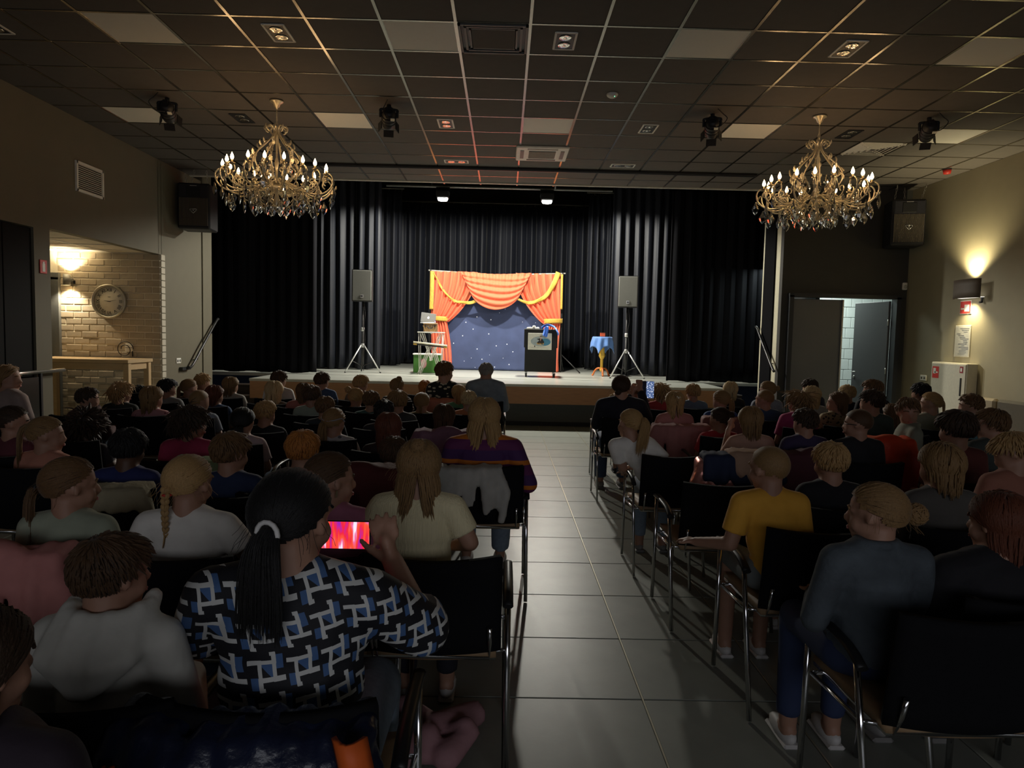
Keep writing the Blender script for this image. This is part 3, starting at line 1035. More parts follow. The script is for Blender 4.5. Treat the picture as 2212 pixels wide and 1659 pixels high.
# ------------------------------------------------------------------ chandeliers
m_gilt = mat('chandelier_gilt', (.82, .70, .50), .28, metal=.55, var=.3, vs=40)
m_crystal = mat('crystal_glass', (.95, .93, .9), .02, var=0, trans=1.0, ior=1.5)
m_bulb = mat('candle_bulb_lit', (1, .8, .5), .4, var=0, emit=(1.0, .62, .30), es=40)
m_sleeve = mat('candle_sleeve_gilt', (.34, .28, .18), .4, metal=.7)
crys = MB()
crys.lathe([(.0006, .075), (.004, .07), (.012, .045), (.024, .015), (.016, -.012), (.0006, -.035)], 6, smooth=False)
for i_ in range(len(crys.v)):
    x_, y_, z_ = crys.v[i_]
    crys.v[i_] = (x_, y_ * .5, z_)
crystal_me = crys.mesh('crystal_drop')
leaf = MB()
leaf.grid(lambda u, v: ((u - .5) * .035 * sin(pi * min(1, v * .95 + .03)) * (1 + .25 * sin(v * 22)), .008 * abs(u - .5) * 4 - .02 * v * v, v * .06), 4, 8, thick=.003)
leaf_me = leaf.mesh('leaf')
bulb_me = MB().lathe([(.009, 0), (.0175, .018), (.018, .028), (.013, .048), (.005, .066), (.0008, .076)], 8).mesh('candle_bulb')
cup_me = MB().lathe([(.006, -.055), (.026, -.045), (.034, -.03), (.012, -.035), (.013, 0), (.0005, 0)], 10).mesh('candle_cup')


def chandelier(label, x, y, rot):
    t = thing('chandelier', label, 'chandelier', (x, y, CH - .004), rot, 'crystal chandeliers')
    MB().lathe([(.075, 0), (.07, -.012), (.04, -.03), (.03, -.06), (.012, -.075), (.008, -.09)], 18).build('ceiling_canopy', m_gilt, t)
    MB().tube([(0, 0, -.08), (0, 0, -.19)], .006, 6).build('drop_rod', m_gilt, t)
    zc = -.19
    for k in range(4):
        ring = []
        for q in range(10):
            a = 2 * pi * q / 10
            ring.append(((.014 * cos(a)) if k % 2 else 0, 0 if k % 2 else .014 * cos(a), zc - .025 - k * .042 + .03 * sin(a)))
        MB().tube(ring, .005, 6, closed=True).build('chain_link', m_gilt, t)
    ZB = -.74         # candle base height
    RB = .55
    # central stem
    MB().lathe([(.004, -.34), (.022, -.36), (.012, -.40), (.01, -.60), (.025, -.66), (.014, -.72), (.012, -.86), (.05, -.90), (.07, -.93), (.03, -.96), (.02, -1.0), (.035, -1.06), (.03, -1.12), (.012, -1.17), (.002, -1.19)], 12).build('stem', m_gilt, t)
    # cage of eight curved stays with crown scrolls
    for k in range(8):
        a = 2 * pi * k / 8
        e = Vector((cos(a), sin(a), 0))
        P = [(.02, -.89), (.13, -.84), (.235, -.74), (.255, -.64), (.21, -.55), (.12, -.46), (.05, -.38), (.03, -.32), (.06, -.27), (.105, -.28), (.11, -.32), (.085, -.335)]
        pts = smooth_path([e * r + Vector((0, 0, z)) for r, z in P], 4)
        MB().tube(pts, .008, 6).build('cage_stay', m_gilt, t)
        for r, z, sc in ((.245, -.70, 1.3), (.25, -.62, 1.2), (.17, -.505, .9), (.12, -.46, .9), (.1, -.31, .8), (.12, -.85, 1.1), (.2, -.79, 1.2)):
            l = link('leaf', leaf_me, m_gilt, t, e * (r + .008) + Vector((0, 0, z)))
            l.rotation_euler = (rad(random.uniform(-50, 30)), 0, a - pi / 2 + random.uniform(-.5, .5))
            l.scale = (sc, sc, sc)
    # arms with candles
    N = 18
    for k in range(N):
        a = 2 * pi * (k + .5) / N
        rb = RB if k % 2 else RB - .03
        zb = ZB if k % 2 else ZB + .012
        e = Vector((cos(a), sin(a), 0))
        P = [(.05, -.885), (.12, -.872), (.24, -.915), (.38, -.985), (.51, -.985), (.60, -.92), (.625, -.83), (.585, -.775), (.53, -.79), (.52, -.84), (.545, -.865)]
        arm = MB().tube(smooth_path([e * r * (rb / RB) + Vector((0, 0, z)) for r, z in P], 4), .0085, 6).build('arm', m_gilt, t)
        P2 = [(.30, -.95), (.38, -.93), (.43, -.88), (.42, -.83), (.38, -.83), (.37, -.86), (.39, -.875)]
        MB().tube(smooth_path([e * r + Vector((0, 0, z)) for r, z in P2], 4), .006, 5).build('scroll', m_gilt, arm)
        c_ = link('candle_cup', cup_me, m_sleeve, arm, e * rb + Vector((0, 0, zb)))
        link('candle_bulb', bulb_me, m_bulb, arm, e * rb + Vector((0, 0, zb)))
        for r, z in ((.42, -.975), (.6, -.9)):
            l = link('leaf', leaf_me, m_gilt, arm, e * r + Vector((0, 0, z)))
            l.rotation_euler = (rad(random.uniform(-70, 20)), 0, a - pi / 2 + random.uniform(-.7, .7))
        for r, z in ((.63, -.93), (.46, -1.05)) if k % 2 else ((.50, -1.06), (.57, -1.0)):
            cdr = link('crystal_drop', crystal_me, m_crystal, arm, e * r + Vector((0, 0, z - .08)))
            cdr.rotation_euler = (0, 0, random.uniform(0, pi))
            cdr.scale = (1.75, 1.4, 1.35)
    # lower bowl of scrolls with hanging crystals
    for k in range(10):
        a = 2 * pi * (k + .3) / 10
        e = Vector((cos(a), sin(a), 0))
        P = [(.04, -.93), (.1, -.97), (.2, -.96), (.29, -.98), (.34, -1.04), (.30, -1.085), (.25, -1.06), (.26, -1.02)]
        MB().tube(smooth_path([e * r + Vector((0, 0, z)) for r, z in P], 4), .0055, 6).build('bowl_scroll', m_gilt, t)
        P = [(.03, -1.13), (.12, -1.12), (.2, -1.07), (.22, -1.0), (.17, -.97), (.14, -1.0)]
        MB().tube(smooth_path([e * r + Vector((0, 0, z)) for r, z in P], 4), .005, 6).build('bowl_scroll', m_gilt, t)
        for r, z in ((.33, -1.13), (.22, -1.15), (.12, -1.17), (.29, -1.03), (.18, -.76)):
            cdr = link('crystal_drop', crystal_me, m_crystal, t, e * r + Vector((0, 0, z)))
            cdr.rotation_euler = (0, 0, random.uniform(0, pi))
            cdr.scale = (1.8, 1.45, 1.35)
        for r, z in ((.31, -1.06), (.15, -.99), (.24, -.965)):
            l = link('leaf', leaf_me, m_gilt, t, e * r + Vector((0, 0, z)))
            l.rotation_euler = (rad(random.uniform(-90, 60)), 0, a + random.uniform(-1, 1))
            l.scale = (1.2, 1.2, 1.2)
    return t


random.seed(11)
chandelier('gilt crystal chandelier with lit candle bulbs, the left of the two', -2.52, 7.80, .1)
chandelier('gilt crystal chandelier with lit candle bulbs, the right of the two', 3.42, 7.83, .25)

# ------------------------------------------------------------------ unlit ceiling panels, downlights and other ceiling fittings
m_panel = mat('light_panel_opal', (.86, .83, .74), .6, var=.02)
names = {(-4, 0): 'in the front row at the far left', (0, 0): 'beside the square ceiling vent', (4, 0): 'in the front row right of the middle', (8, 0): 'at the upper right corner', (-6, 4): 'beside the leftmost theatre spotlight', (-2, 4): 'right of the left chandelier', (2, 4): 'in front of the ceiling air conditioner', (6, 4): 'left of the right chandelier', (10, 4): 'behind the rightmost theatre spotlight'}
for (i, j), nm in names.items():
    t = thing('ceiling_light_panel', 'unlit pale square ceiling light panel ' + nm, 'ceiling light', (GX + .6 * (i + .5), GY + .6 * (j + .5), CH + .004), group='unlit ceiling light panels')
    MB().box((0, 0, .006), (.576, .576, .012), bev=.003).build('diffuser', m_panel, t)
    f = MB()
    for sx, sy, lx, ly in ((1, 0, .012, .59), (-1, 0, .012, .59), (0, 1, .59, .012), (0, -1, .59, .012)):
        f.box((sx * .289, sy * .289, .006), (lx, ly, .016))
    f.build('frame', m_bar, t)
m_white2 = mat('fitting_white', (.82, .80, .72), .5)
m_lens = mat('lamp_reflector', (.75, .72, .66), .12, metal=.9, var=0)
dl = {(-2, 0): ('left of the first light panel row, with white frame', 1, 0), (2, 0): ('right of the square ceiling vent', 1, 0), (6, 0): ('in the front row to the right, with white frame', 1, 0), (-6, 0): ('cut by the left picture edge', 1, 0), (-4, 4): ('beside the left chandelier chain', 0, 0), (0, 4): ('above the puppet booth in the middle row', 1, 0), (4, 4): ('between smoke detector and right spotlight', 1, 0), (8, 4): ('right of the right chandelier chain', 0, 0), (0, 7): ('near the screen slot, left of the air conditioner', 1, 1), (4, 7): ('near the screen slot, right of the air conditioner', 1, 1)}
for (i, j), (nm, wf, turn) in dl.items():
    t = thing('twin_downlight', 'recessed twin downlight ' + nm, 'downlight', (GX + .6 * (i + .5), GY + .6 * (j + .5), CH + .001), pi / 2 if turn else 0, 'recessed twin downlights')
    fr = MB()
    for sx, sy, lx, ly in ((1, 0, .018, .34), (-1, 0, .018, .34), (0, 1, .17, .018), (0, -1, .17, .018)):
        fr.box((sx * .085, sy * .165, .0), (lx, ly, .012))
    fr.build('frame', m_white2 if wf else m_lampblack, t)
    MB().box((0, 0, .0), (.156, .315, .006)).build('black_plate', m_lampblack, t)
    for s in (-1, 1):
        MB().lathe([(.055, -.004), (.052, -.009), (.035, -.004), (.012, -.006), (.0005, -.009)], 18, (0, .075 * s, 0)).build('lamp', m_lens, t)
# square ceiling vent
t = thing('ceiling_vent', 'dark square ceiling vent with concentric frames', 'vent', (GX + .6 * 1.5, GY + .3, CH + .002))
m_vent = mat('vent_dark_grey', (.13, .125, .115), .5)
for k, s in enumerate((.57, .48, .40)):
    f = MB()
    for sx, sy, lx, ly in ((1, 0, .02, s), (-1, 0, .02, s), (0, 1, s, .02), (0, -1, s, .02)):
        f.box((sx * (s / 2 - .01), sy * (s / 2 - .01), -.004 + .004 * k), (lx, ly, .02))
    f.build('frame', m_vent, t)
MB().box((0, 0, .0), (.37, .37, .012)).build('centre_plate', m_tile, t)
MB().box((0, 0, .012), (.57, .57, .008)).build('back_plate', m_lampblack, t)
# air conditioner cassette
t = thing('ceiling_air_conditioner', 'white square cassette air conditioner in the ceiling', 'air conditioner', (GX + .6 * 2.5, GY + .6 * 6.5, CH - .012))
MB().box((0, 0, 0), (.70, .70, .03), bev=.012).build('fascia', m_white2, t)
MB().box((0, 0, -.014), (.36, .36, .012)).build('intake', m_lampblack, t)
for k in range(12):
    MB().box((0, -.165 + .03 * k, -.022), (.35, .009, .008)).build('grille_bar', mat('grille_grey', (.4, .39, .33), .5), t)
for k in range(4):
    a = k * pi / 2
    MB().box((.27 * cos(a), .27 * sin(a), -.016), (.05 if k % 2 == 0 else .40, .40 if k % 2 == 0 else .05, .01)).build('outlet', m_vent if k != 3 else mat('flap_grey', (.35, .34, .3), .5), t)
# large corner diffuser
t = thing('ceiling_diffuser', 'white square louvred ceiling diffuser near the red alarm', 'vent', (GX + .6 * 9.5, GY + .6 * 5.5, CH + .002))
MB().box((0, 0, .008), (.576, .576, .012)).build('back_plate', m_vent, t)
for k in range(5):
    s = .57 - .105 * k
    f = MB()
    for q in range(4):
        f.box(((s / 2 - .02) * cos(q * pi / 2), (s / 2 - .02) * sin(q * pi / 2), -.004), ((.042, s, .006) if q % 2 == 0 else (s, .042, .006)), R=(Ry(rad(-28 * (1 if q == 0 else -1))) if q % 2 == 0 else Rx(rad(28 * (1 if q == 1 else -1)))))
    f.build('louvre', m_white2, t)
# smoke detector and red alarm
t = thing('smoke_detector', 'small white round smoke detector on the ceiling', 'smoke detector', (1.05, 7.31, CH + .004))
MB().lathe([(.055, 0), (.06, -.012), (.05, -.03), (.03, -.042), (.001, -.045)], 18).build('cover', m_white2, t)
MB().ell((.02, -.03, -.036), .006, 6, 4).build('led', mat('led_green', (.1, .8, .4), .4, var=0, emit=(.2, 1, .5), es=2), t)
t = thing('alarm_sounder', 'red round alarm sounder on the ceiling by the right wall', 'alarm', (6.2, 9.98, CH + .004))
MB().lathe([(.055, 0), (.055, -.03), (.045, -.07), (.001, -.075)], 16).build('cover', mat('alarm_red', (.5, .03, .02), .45), t)
MB().lathe([(.06, 0), (.06, -.015)], 16).build('base', m_lampblack, t)


# theatre spotlights
def spotlight(label, x, y, rz, side):
    t = thing('theatre_spotlight', label, 'spotlight', (x, y, CH - .012), rz, 'theatre spotlights')
    MB().lathe([(.03, .01), (.03, -.03), (.012, -.05)], 12).build('clamp', m_lampblack, t)
    MB().tube(smooth_path([(-.115, .0, -.165), (-.115, 0, -.09), (-.10, 0, -.055), (.10, 0, -.055), (.115, 0, -.09), (.115, 0, -.165)], 4), .012, 8, flat=1.6).build('yoke', m_lampblack, t)
    body = empty('lamp_body', (0, 0, -.165))
    body.parent = t
    R = Rx(rad(-38))
    MB().lathe([(.05, -.15), (.085, -.13), (.1, -.04), (.1, .1), (.085, .14), (.085, .16)], 16, (0, 0, 0), Rx(rad(-90)) @ Matrix.Identity(3)).build('housing', m_lampblack, body)
    for k in range(4):
        a = k * pi / 2 + pi / 4 * 0
        d = Vector((cos(a), 0, sin(a)))
        c = d * .12 + Vector((0, .19, 0))
        Rm = Ry(-a) @ Rz(rad(-28))
        MB().box(c, (.010, .10, .14), R=Rm).build('barn_door', m_lampblack, body)
    for z in (-.03, .0, .03):
        MB().lathe([(.104, z * 2 - .006), (.104, z * 2 + .006)], 16, (0, 0, 0), Rx(rad(-90))).build('cooling_ring', m_cab, body)
    MB().box((.0, -.15, .03), (.06, .04, .05)).build('socket', m_cab, body)
    MB().box((.05, -.09, -.10), (.055, .05, .012)).build('rating_plate', mat('plate_white', (.75, .72, .6), .4), body)
    body.rotation_euler = (rad(-22), 0, 0)
    t.scale = (.78, .78, .78)
    d = bpy.data.lights.new('spot_beam', 'SPOT')
    d.energy = 225; d.color = (1, .93, .80); d.spot_size = rad(24); d.spot_blend = .5; d.shadow_soft_size = .05
    o = bpy.data.objects.new('spot_beam', d); C.objects.link(o); o.parent = t
    o.location = (0, .2, -.24)
    aim = Vector((-.2 + x * .12, 16.2, 1.75)) - Vector((x, y, CH - .25))
    o.rotation_euler = (Rz(-rz).to_4x4() @ aim.to_track_quat('-Z', 'Y').to_matrix().to_4x4()).to_euler()
    s = side
    MB().tube(smooth_path([(0, -.14, -.21), (s * .1, -.2, -.22), (s * .19, -.2, -.12), (s * .13, -.2, -.05), (s * .06, -.26, 0)], 6), .006, 6).build('cable', m_lampblack, t)


spotlight('black theatre spotlight with barn doors, leftmost on the ceiling', -3.70, 7.80, rad(14), -1)
spotlight('black theatre spotlight with barn doors, right of the left chandelier', -1.31, 7.83, rad(10), -.4)
spotlight('black theatre spotlight with barn doors, left of the right chandelier', 2.24, 7.85, rad(-14), 1)
spotlight('black theatre spotlight with barn doors, rightmost on the ceiling', 4.60, 7.78, rad(-18), 1)

# ------------------------------------------------------------------ left wall fittings
t = thing('wall_vent', 'white louvred vent grille high on the left wall', 'vent', (XL + .012, 8.85, 3.34))
f = MB()
for sy, sz, ly, lz in ((1, 0, .03, .36), (-1, 0, .03, .36), (0, 1, .56, .03), (0, -1, .56, .03)):
    f.box((0, sy * .27, sz * .165), (.024, ly, lz))
f.build('frame', m_white2, t)
MB().box((-.008, 0, 0), (.006, .53, .32)).build('back_plate', m_lampblack, t)
for k in range(13):
    MB().box((0, 0, -.145 + .0242 * k), (.016, .52, .008), R=Ry(rad(35))).build('slat', mat('vent_slat_cream', (.55, .52, .42), .5), t)
t = thing('exit_sign', 'small red sign with white mark on the pier beside the niche', 'sign', (XL + .006, 7.94, 2.195))
MB().box((0, 0, 0), (.01, .12, .15), bev=.003).build('plate', mat('sign_red', (.62, .035, .025), .5), t)
MB().box((.006, 0, -.01), (.003, .045, .09)).box((.006, 0, .045), (.003, .03, .02)).build('mark', mat('sign_mark_white', (.8, .78, .7), .5), t)
t = thing('wall_socket', 'white double power socket low on the left wall', 'socket', (XL + .006, 11.17, 1.03))
MB().box((0, 0, 0), (.012, .15, .085), bev=.004).build('plate', m_white2, t)
for y in (-.036, .036):
    MB().lathe([(.001, .0), (.022, 0), (.022, .003), (.001, .003)], 12, (.006, y, 0), Ry(pi / 2)).build('outlet', m_vent, t)


m_black_steel = mat('handrail_black', (.05, .05, .05), .3, metal=.4)


def handrail(label, pts, wallx, s):
    t = thing('handrail', label, 'handrail', (0, 0, 0))
    P = [Vector(p) for p in pts]
    MB().tube(smooth_path(P, 5), .022, 10).build('rail', m_black_steel, t)
    for f in (.2, .8):
        p = P[1].lerp(P[-2], f)
        MB().tube([p, p + Vector((0, 0, -.06)), (wallx, p.y, p.z - .07)], .009, 6).build('bracket', m_cab, t)
    return t


t = handrail('steel handrail rising along the left wall to the stage', [(XL + .08, 11.35, .92), (XL + .08, 11.5, .95), (XL + .08, 11.9, 1.26), (XL + .08, 12.45, 1.68), (XL + .08, 12.55, 1.72)], XL, 1)
MB().box((XL + .03, 11.35, .90), (.05, .3, .05)).build('wall_plate', m_black_steel, t)
t = handrail('steel handrail rising along the right reveal wall to the stage', [(4.42, 11.36, 1.06), (4.42, 11.45, 1.12), (4.42, 11.9, 1.5), (4.42, 12.2, 1.76), (4.42, 12.28, 1.8)], 4.5, 1)

# niche: clock, up-down lamp, high table, socket with cable
ck = thing('wall_clock', 'round cream wall clock with roman numerals on the brick wall', 'clock', (-5.92, 10.612, 1.922))
m_cf = mat('clock_rim_silver', (.55, .52, .45), .35, metal=.6)
MB().lathe([(.235, .0), (.255, .01), (.255, .05), (.24, .06), (.228, .05), (.222, .02)], 40, (0, 0, 0), Rx(pi / 2), cap=False).build('rim', m_cf, ck)
MB().lathe([(.001, 0), (.228, 0), (.228, .02), (.001, .02)], 40, (0, 0, 0), Rx(pi / 2)).build('dial', mat('dial_cream', (.84, .79, .66), .6, var=.05), ck)
m_ink = mat('clock_ink', (.03, .028, .025), .5)
for k, nm in enumerate(['XII', 'I', 'II', 'III', 'IIII', 'V', 'VI', 'VII', 'VIII', 'IX', 'X', 'XI']):
    a = pi / 2 - 2 * pi * k / 12
    text_obj(nm, .07, m_ink, ck, (.168 * cos(a), -.0225, .168 * sin(a)), (pi / 2, -(a - pi / 2), 0), 'numeral')
text_obj('PARIS', .016, m_ink, ck, (0, -.0225, .065), (pi / 2, 0, 0), 'dial_mark')
for k in range(60):
    if k % 5 == 0:
        a = 2 * pi * k / 60
        MB().box((.212 * cos(a), -.022, .212 * sin(a)), (.006, .002, .006)).build('minute_mark', m_ink, ck)
for L, a, w_ in ((.085, rad(172), .012), (.115, rad(12), .008)):
    MB().prism([(-.02 * cos(a) - w_ * sin(a) / 2, -.02 * sin(a) + w_ * cos(a) / 2), (-.02 * cos(a) + w_ * sin(a) / 2, -.02 * sin(a) - w_ * cos(a) / 2), (L * cos(a), L * sin(a))], .003, (0, -.027, 0)).build('hand', m_ink, ck)
nl = thing('wall_lamp', 'small grey up and down wall lamp on the niche bricks', 'wall lamp', (-6.50, 10.55, 2.225))
MB().box((0, .03, 0), (.1, .06, .06), bev=.006).build('bracket', mat('lamp_grey', (.3, .3, .28), .4, metal=.4), nl)
MB().lathe([(.045, -.08), (.05, -.08), (.05, .08), (.045, .08), (.045, -.08)], 20, (0, -.03, 0), cap=False).build('shade', MATS['lamp_grey'], nl)
MB().box((.075, .03, -.03), (.02, .02, .05)).build('switch', m_cab, nl)
for s in (-1, 1):
    MB().lathe([(.001, 0), (.043, 0)], 16, (0, -.03, .075 * s)).build('lens', mat('lamp_lens_warm', (1, .9, .7), .4, var=0, emit=(1, .75, .42), es=12), nl)
    d = bpy.data.lights.new('niche_lamp', 'SPOT')
    d.energy = 52; d.color = (1, .82, .55); d.spot_size = rad(125); d.spot_blend = .6; d.shadow_soft_size = .03
    o = bpy.data.objects.new('niche_lamp', d); C.objects.link(o); o.parent = nl
    o.location = (0, -.03, .09 * s)
    o.rotation_euler = (0 if s < 0 else pi, 0, 0)
ht = thing('high_table', 'tall light wooden bar table in the niche below the clock', 'table', (-5.98, 10.1, 0))
m_oak = mat('table_oak', (.52, .37, .20), .5, var=.15, vs=5, stretch=(1, 12, 12))
MB().box((0, .08, 1.06), (1.46, .70, .05), bev=.004).build('top', m_oak, ht)
for sx in (-1, 1):
    for y in (-.2, .36):
        MB().box((sx * .68, y, .515), (.075, .075, 1.03), bev=.004).build('leg', m_oak, ht)
MB().box((0, -.2, .985), (1.3, .03, .09)).box((0, .36, .985), (1.3, .03, .09)).build('apron', m_oak, ht)
for sx in (-1, 1):
    MB().box((sx * .68, .08, .985), (.03, .5, .09)).build('side_apron', m_oak, ht)
sk = thing('brick_wall_socket', 'white socket on the niche bricks with a coiled black cable', 'socket', (-5.64, 10.605, 1.235))
MB().box((0, 0, 0), (.11, .022, .12), bev=.005).build('plate', m_white2, sk)
MB().box((0, -.014, -.0), (.1, .01, .008)).build('seam', m_vent, sk)
pts = []
for k in range(40):
    a = 2 * pi * k / 26
    r = .12 - .0012 * k if k < 26 else .085 - .0022 * (k - 26) * 1.6
    pts.append((-.045 + r * cos(a), -.03 - .001 * k, -.02 + r * sin(a)))
MB().tube(pts, .006, 6).build('cable_coil', m_cab, sk)
MB().tube([(.06, -.025, -.05), (.065, -.03, -.13)], .008, 6).build('plug', m_cab, sk)

# ------------------------------------------------------------------ right wall fittings
t = thing('wall_sconce', 'dark curved half-round wall lamp lighting the right wall up and down', 'wall lamp', (XR - .005, 9.74, 2.335))


def shade(u, v):
    a = -pi / 2 + pi * u
    return (-.10 - .10 * cos(a) * .9, .27 * sin(a), -.13 + .26 * v)


MB().grid(shade, 28, 3, thick=.006).build('shade', mat('sconce_shade_brown', (.10, .075, .055), .6), t)
MB().box((-.02, 0, 0), (.04, .1, .16), bev=.006).build('back_plate', m_steel, t)
MB().tube([(-.02, -.19, -.12), (-.02, -.19, -.19), (-.05, -.19, -.19)], .016, 8).build('knuckle', m_cab, t)
MB().prism([(-.17 * cos(a) - .0, .24 * sin(a)) for a in [-pi / 2 + pi * k / 12 for k in range(13)]], .006, (-.02, 0, -.118), R=Rx(-pi / 2)).build('diffuser', mat('sconce_diffuser', (.9, .9, .85), .5, var=0, emit=(1, .95, .85), es=1.2), t)
for s, e_ in ((1, 95), (-1, 60)):
    d = bpy.data.lights.new('sconce_lamp', 'SPOT')
    d.energy = e_; d.color = (1, .84, .48); d.spot_size = rad(125); d.spot_blend = .8; d.shadow_soft_size = .05
    o = bpy.data.objects.new('sconce_lamp', d); C.objects.link(o); o.parent = t
    o.location = (-.11, 0, .13 * s)
    o.rotation_euler = (0 if s < 0 else pi, 0, 0)
m_red = MATS['sign_red']
m_mk = MATS['sign_mark_white']


def firesign(name, label, y, z, wy, hz, x=XR - .006, flip=1, frame=True):
    t = thing(name, label, 'sign', (x, y, z))
    MB().box((0, 0, 0), (.01, wy, hz), bev=.002).build('plate', m_mk if frame else m_red, t)
    MB().box((-.004, 0, 0), (.008, wy - .02, hz - .02)).build('red_field', m_red, t)
    MB().box((-.008, -flip * wy * .14, -.01), (.004, wy * .42, hz * .5)).box((-.008, flip * wy * .2, -.02), (.004, wy * .3, hz * .1)).ell((-.008, flip * wy * .33, -.02), (.004, wy * .07, wy * .07), 8, 6).build('pictogram', m_mk, t)
    return t


firesign('fire_hose_sign', 'red fire sign with white pictogram under the wall sconce', 9.90, 2.09, .24, .19)
t = thing('framed_notice', 'white framed floor plan notice on the right wall', 'notice', (XR - .008, 9.92, 1.61))
MB().box((0, 0, 0), (.014, .33, .45), bev=.003).build('frame', mat('notice_frame', (.65, .63, .55), .4), t)
MB().box((-.006, 0, 0), (.006, .29, .41)).build('paper', mat('notice_paper', (.50, .50, .47), .6), t)
rn = random.Random(8)
for k in range(16):
    MB().box((-.01, rn.uniform(-.08, .08), .18 - .024 * k), (.002, rn.uniform(.05, .2), .004)).build('printed_line', mat('notice_ink', (.14, .14, .15), .6), t)
hc = thing('fire_hose_cabinet', 'white wall cabinet with red fire stickers on the right wall', 'cabinet', (XR - .012, 9.95, .55))
MB().box((-.075, 0, .375), (.15, .80, .75), bev=.006).build('body', mat('cabinet_cream', (.62, .58, .46), .5), hc)
MB().box((-0.156, 0, .375), (.012, .77, .72), bev=.004).build('door', MATS['cabinet_cream'], hc)
MB().box((-0.166, -.30, .42), (.012, .02, .25)).build('handle_slot', m_lampblack, hc)
MB().box((-0.163, .28, .60), (.004, .15, .17)).build('sticker_large', m_red, hc)
MB().box((-0.166, .30, .62), (.003, .06, .08)).box((-0.166, .26, .60), (.003, .08, .02)).build('sticker_mark', m_mk, hc)
MB().box((-0.163, -.30, .66), (.004, .07, .09)).build('sticker_small', mat('sticker_dark_red', (.3, .02, .03), .5), hc)
MB().box((-0.166, -.30, .66), (.003, .035, .05)).build('sticker_small_mark', m_mk, hc)
t = thing('right_wall_socket', 'white double power socket low on the right wall', 'socket', (XR - .006, 10.80, 1.035))
MB().box((0, 0, 0), (.012, .16, .085), bev=.004).build('plate', m_white2, t)
for y in (-.036, .036):
    MB().lathe([(.001, .0), (.02, 0), (.02, .003), (.001, .003)], 12, (-.006, y, 0), Ry(-pi / 2)).build('outlet', m_vent, t)
t = thing('motion_sensor', 'small white motion sensor beside the double door top', 'sensor', (6.49, 11.37, 2.49))
MB().box((0, 0, 0), (.075, .05, .12), bev=.012).build('cover', m_white2, t)
MB().ell((0, -.026, -.01), (.025, .01, .035), 8, 6).build('lens', mat('sensor_lens', (.5, .48, .4), .3), t)
# upholstered bench along the right wall
bn = thing('wall_bench', 'beige and brown upholstered bench against the right wall', 'bench', (XR - .3, 8.3, 0))
m_bn = [mat('bench_cream', (.33, .27, .18), .7), mat('bench_brown', (.10, .085, .06), .7)]
for k in range(4):
    MB().box((0, -1.05 + .7 * k, .40), (.5, .69, .14), bev=.03).build('seat_cushion', m_bn[k % 2], bn)
    MB().box((.21, -1.05 + .7 * k, .66), (.1, .66, .40), bev=.03).build('back_cushion', m_bn[(k + 1) % 2], bn)
MB().box((0, 0, .16), (.46, 2.8, .32)).build('base', m_cab, bn)

# ================================================================== audience
# ---- chair (built once, parts shared by every copy)
m_chrome = mat('chair_chrome', (.62, .62, .63), .14, metal=1.0, var=0)
m_fab = mat('chair_black_fabric', (.006, .006, .0075), .9, var=.2, vs=60, spec=.25)
m_armp = mat('chair_arm_black', (.015, .015, .016), .4)
m_seat = mat('chair_seat_tan', (.34, .22, .12), .6, var=.15, vs=20)
m_seatb = mat('chair_edge_black', (.02, .02, .02), .5)


def chair_meshes():
    d = {}

    def back(u, v):
        x = (u - .5) * .46
        z = .465 + .33 * v + .012 * (4 * (u - .5) ** 2) * v
        y = -.235 - .055 * v + .045 * (4 * (u - .5) ** 2)
        return (x, y, z)
    d['backrest'] = MB().grid(back, 12, 8, thick=-.028).mesh('backrest')

    def seat(u, v):
        x = (u - .5) * (.44 + .02 * v)
        y = -.21 + .45 * v
        return (x, y, .462 - .012 * sin(pi * u) - .02 * max(0, v - .8) * 5 * .5)
    d['seat'] = MB().grid(seat, 8, 8, thick=.03).mesh('seat')
    d['seat_rim'] = MB().tube([(-.215, -.2, .43), (.215, -.2, .43), (.225, .23, .425), (-.225, .23, .425)], .012, 6, closed=True).mesh('seat_rim')
    for s, nm in ((-1, 'l'), (1, 'r')):
        d['leg_f' + nm] = MB().tube([(s * .262, .215, .615), (s * .262, .225, .3), (s * .265, .235, .006)], .011, 8).mesh('leg')
        d['leg_r' + nm] = MB().tube([(s * .262, -.10, .60), (s * .262, -.15, .4), (s * .265, -.25, .006)], .011, 8).mesh('leg')
        d['arm_' + nm] = MB().tube(smooth_path([(s * .262, -.14, .585), (s * .262, -.05, .618), (s * .262, .12, .628), (s * .262, .235, .622)], 3), .011, 8, flat=1.7).mesh('armrest')
        d['brk_' + nm] = MB().tube([(s * .215, -.16, .432), (s * .258, -.14, .428), (s * .258, .19, .41), (s * .215, .16, .43)], .008, 6).mesh('bracket')
    d['back_tube'] = MB().tube([(-.2, -.262, .56), (-.2, -.245, .5), (-.2, -.205, .43), (.2, -.205, .43), (.2, -.245, .5), (.2, -.262, .56)], .009, 6).mesh('back_tube')
    return d


CHAIRS = []
CM = chair_meshes()
CPARTS = [('backrest', 'backrest', m_fab), ('seat', 'seat', m_seat), ('seat_rim', 'seat_rim', m_chrome), ('leg_fl', 'leg', m_chrome), ('leg_fr', 'leg', m_chrome), ('leg_rl', 'leg', m_chrome), ('leg_rr', 'leg', m_chrome), ('arm_l', 'armrest', m_armp), ('arm_r', 'armrest', m_armp), ('brk_l', 'bracket', m_chrome), ('brk_r', 'bracket', m_chrome), ('back_tube', 'back_tube', m_chrome)]


def chair(x, y, rz, label):
    CHAIRS.append((x, y))
    t = thing('chair', label, 'chair', (x, y, 0), rz, 'black audience chairs')
    for k, nm, m in CPARTS:
        link(nm, CM[k], m, t)
    if y > 4.4:
        t.scale = (.86, .95, 1)
    return t


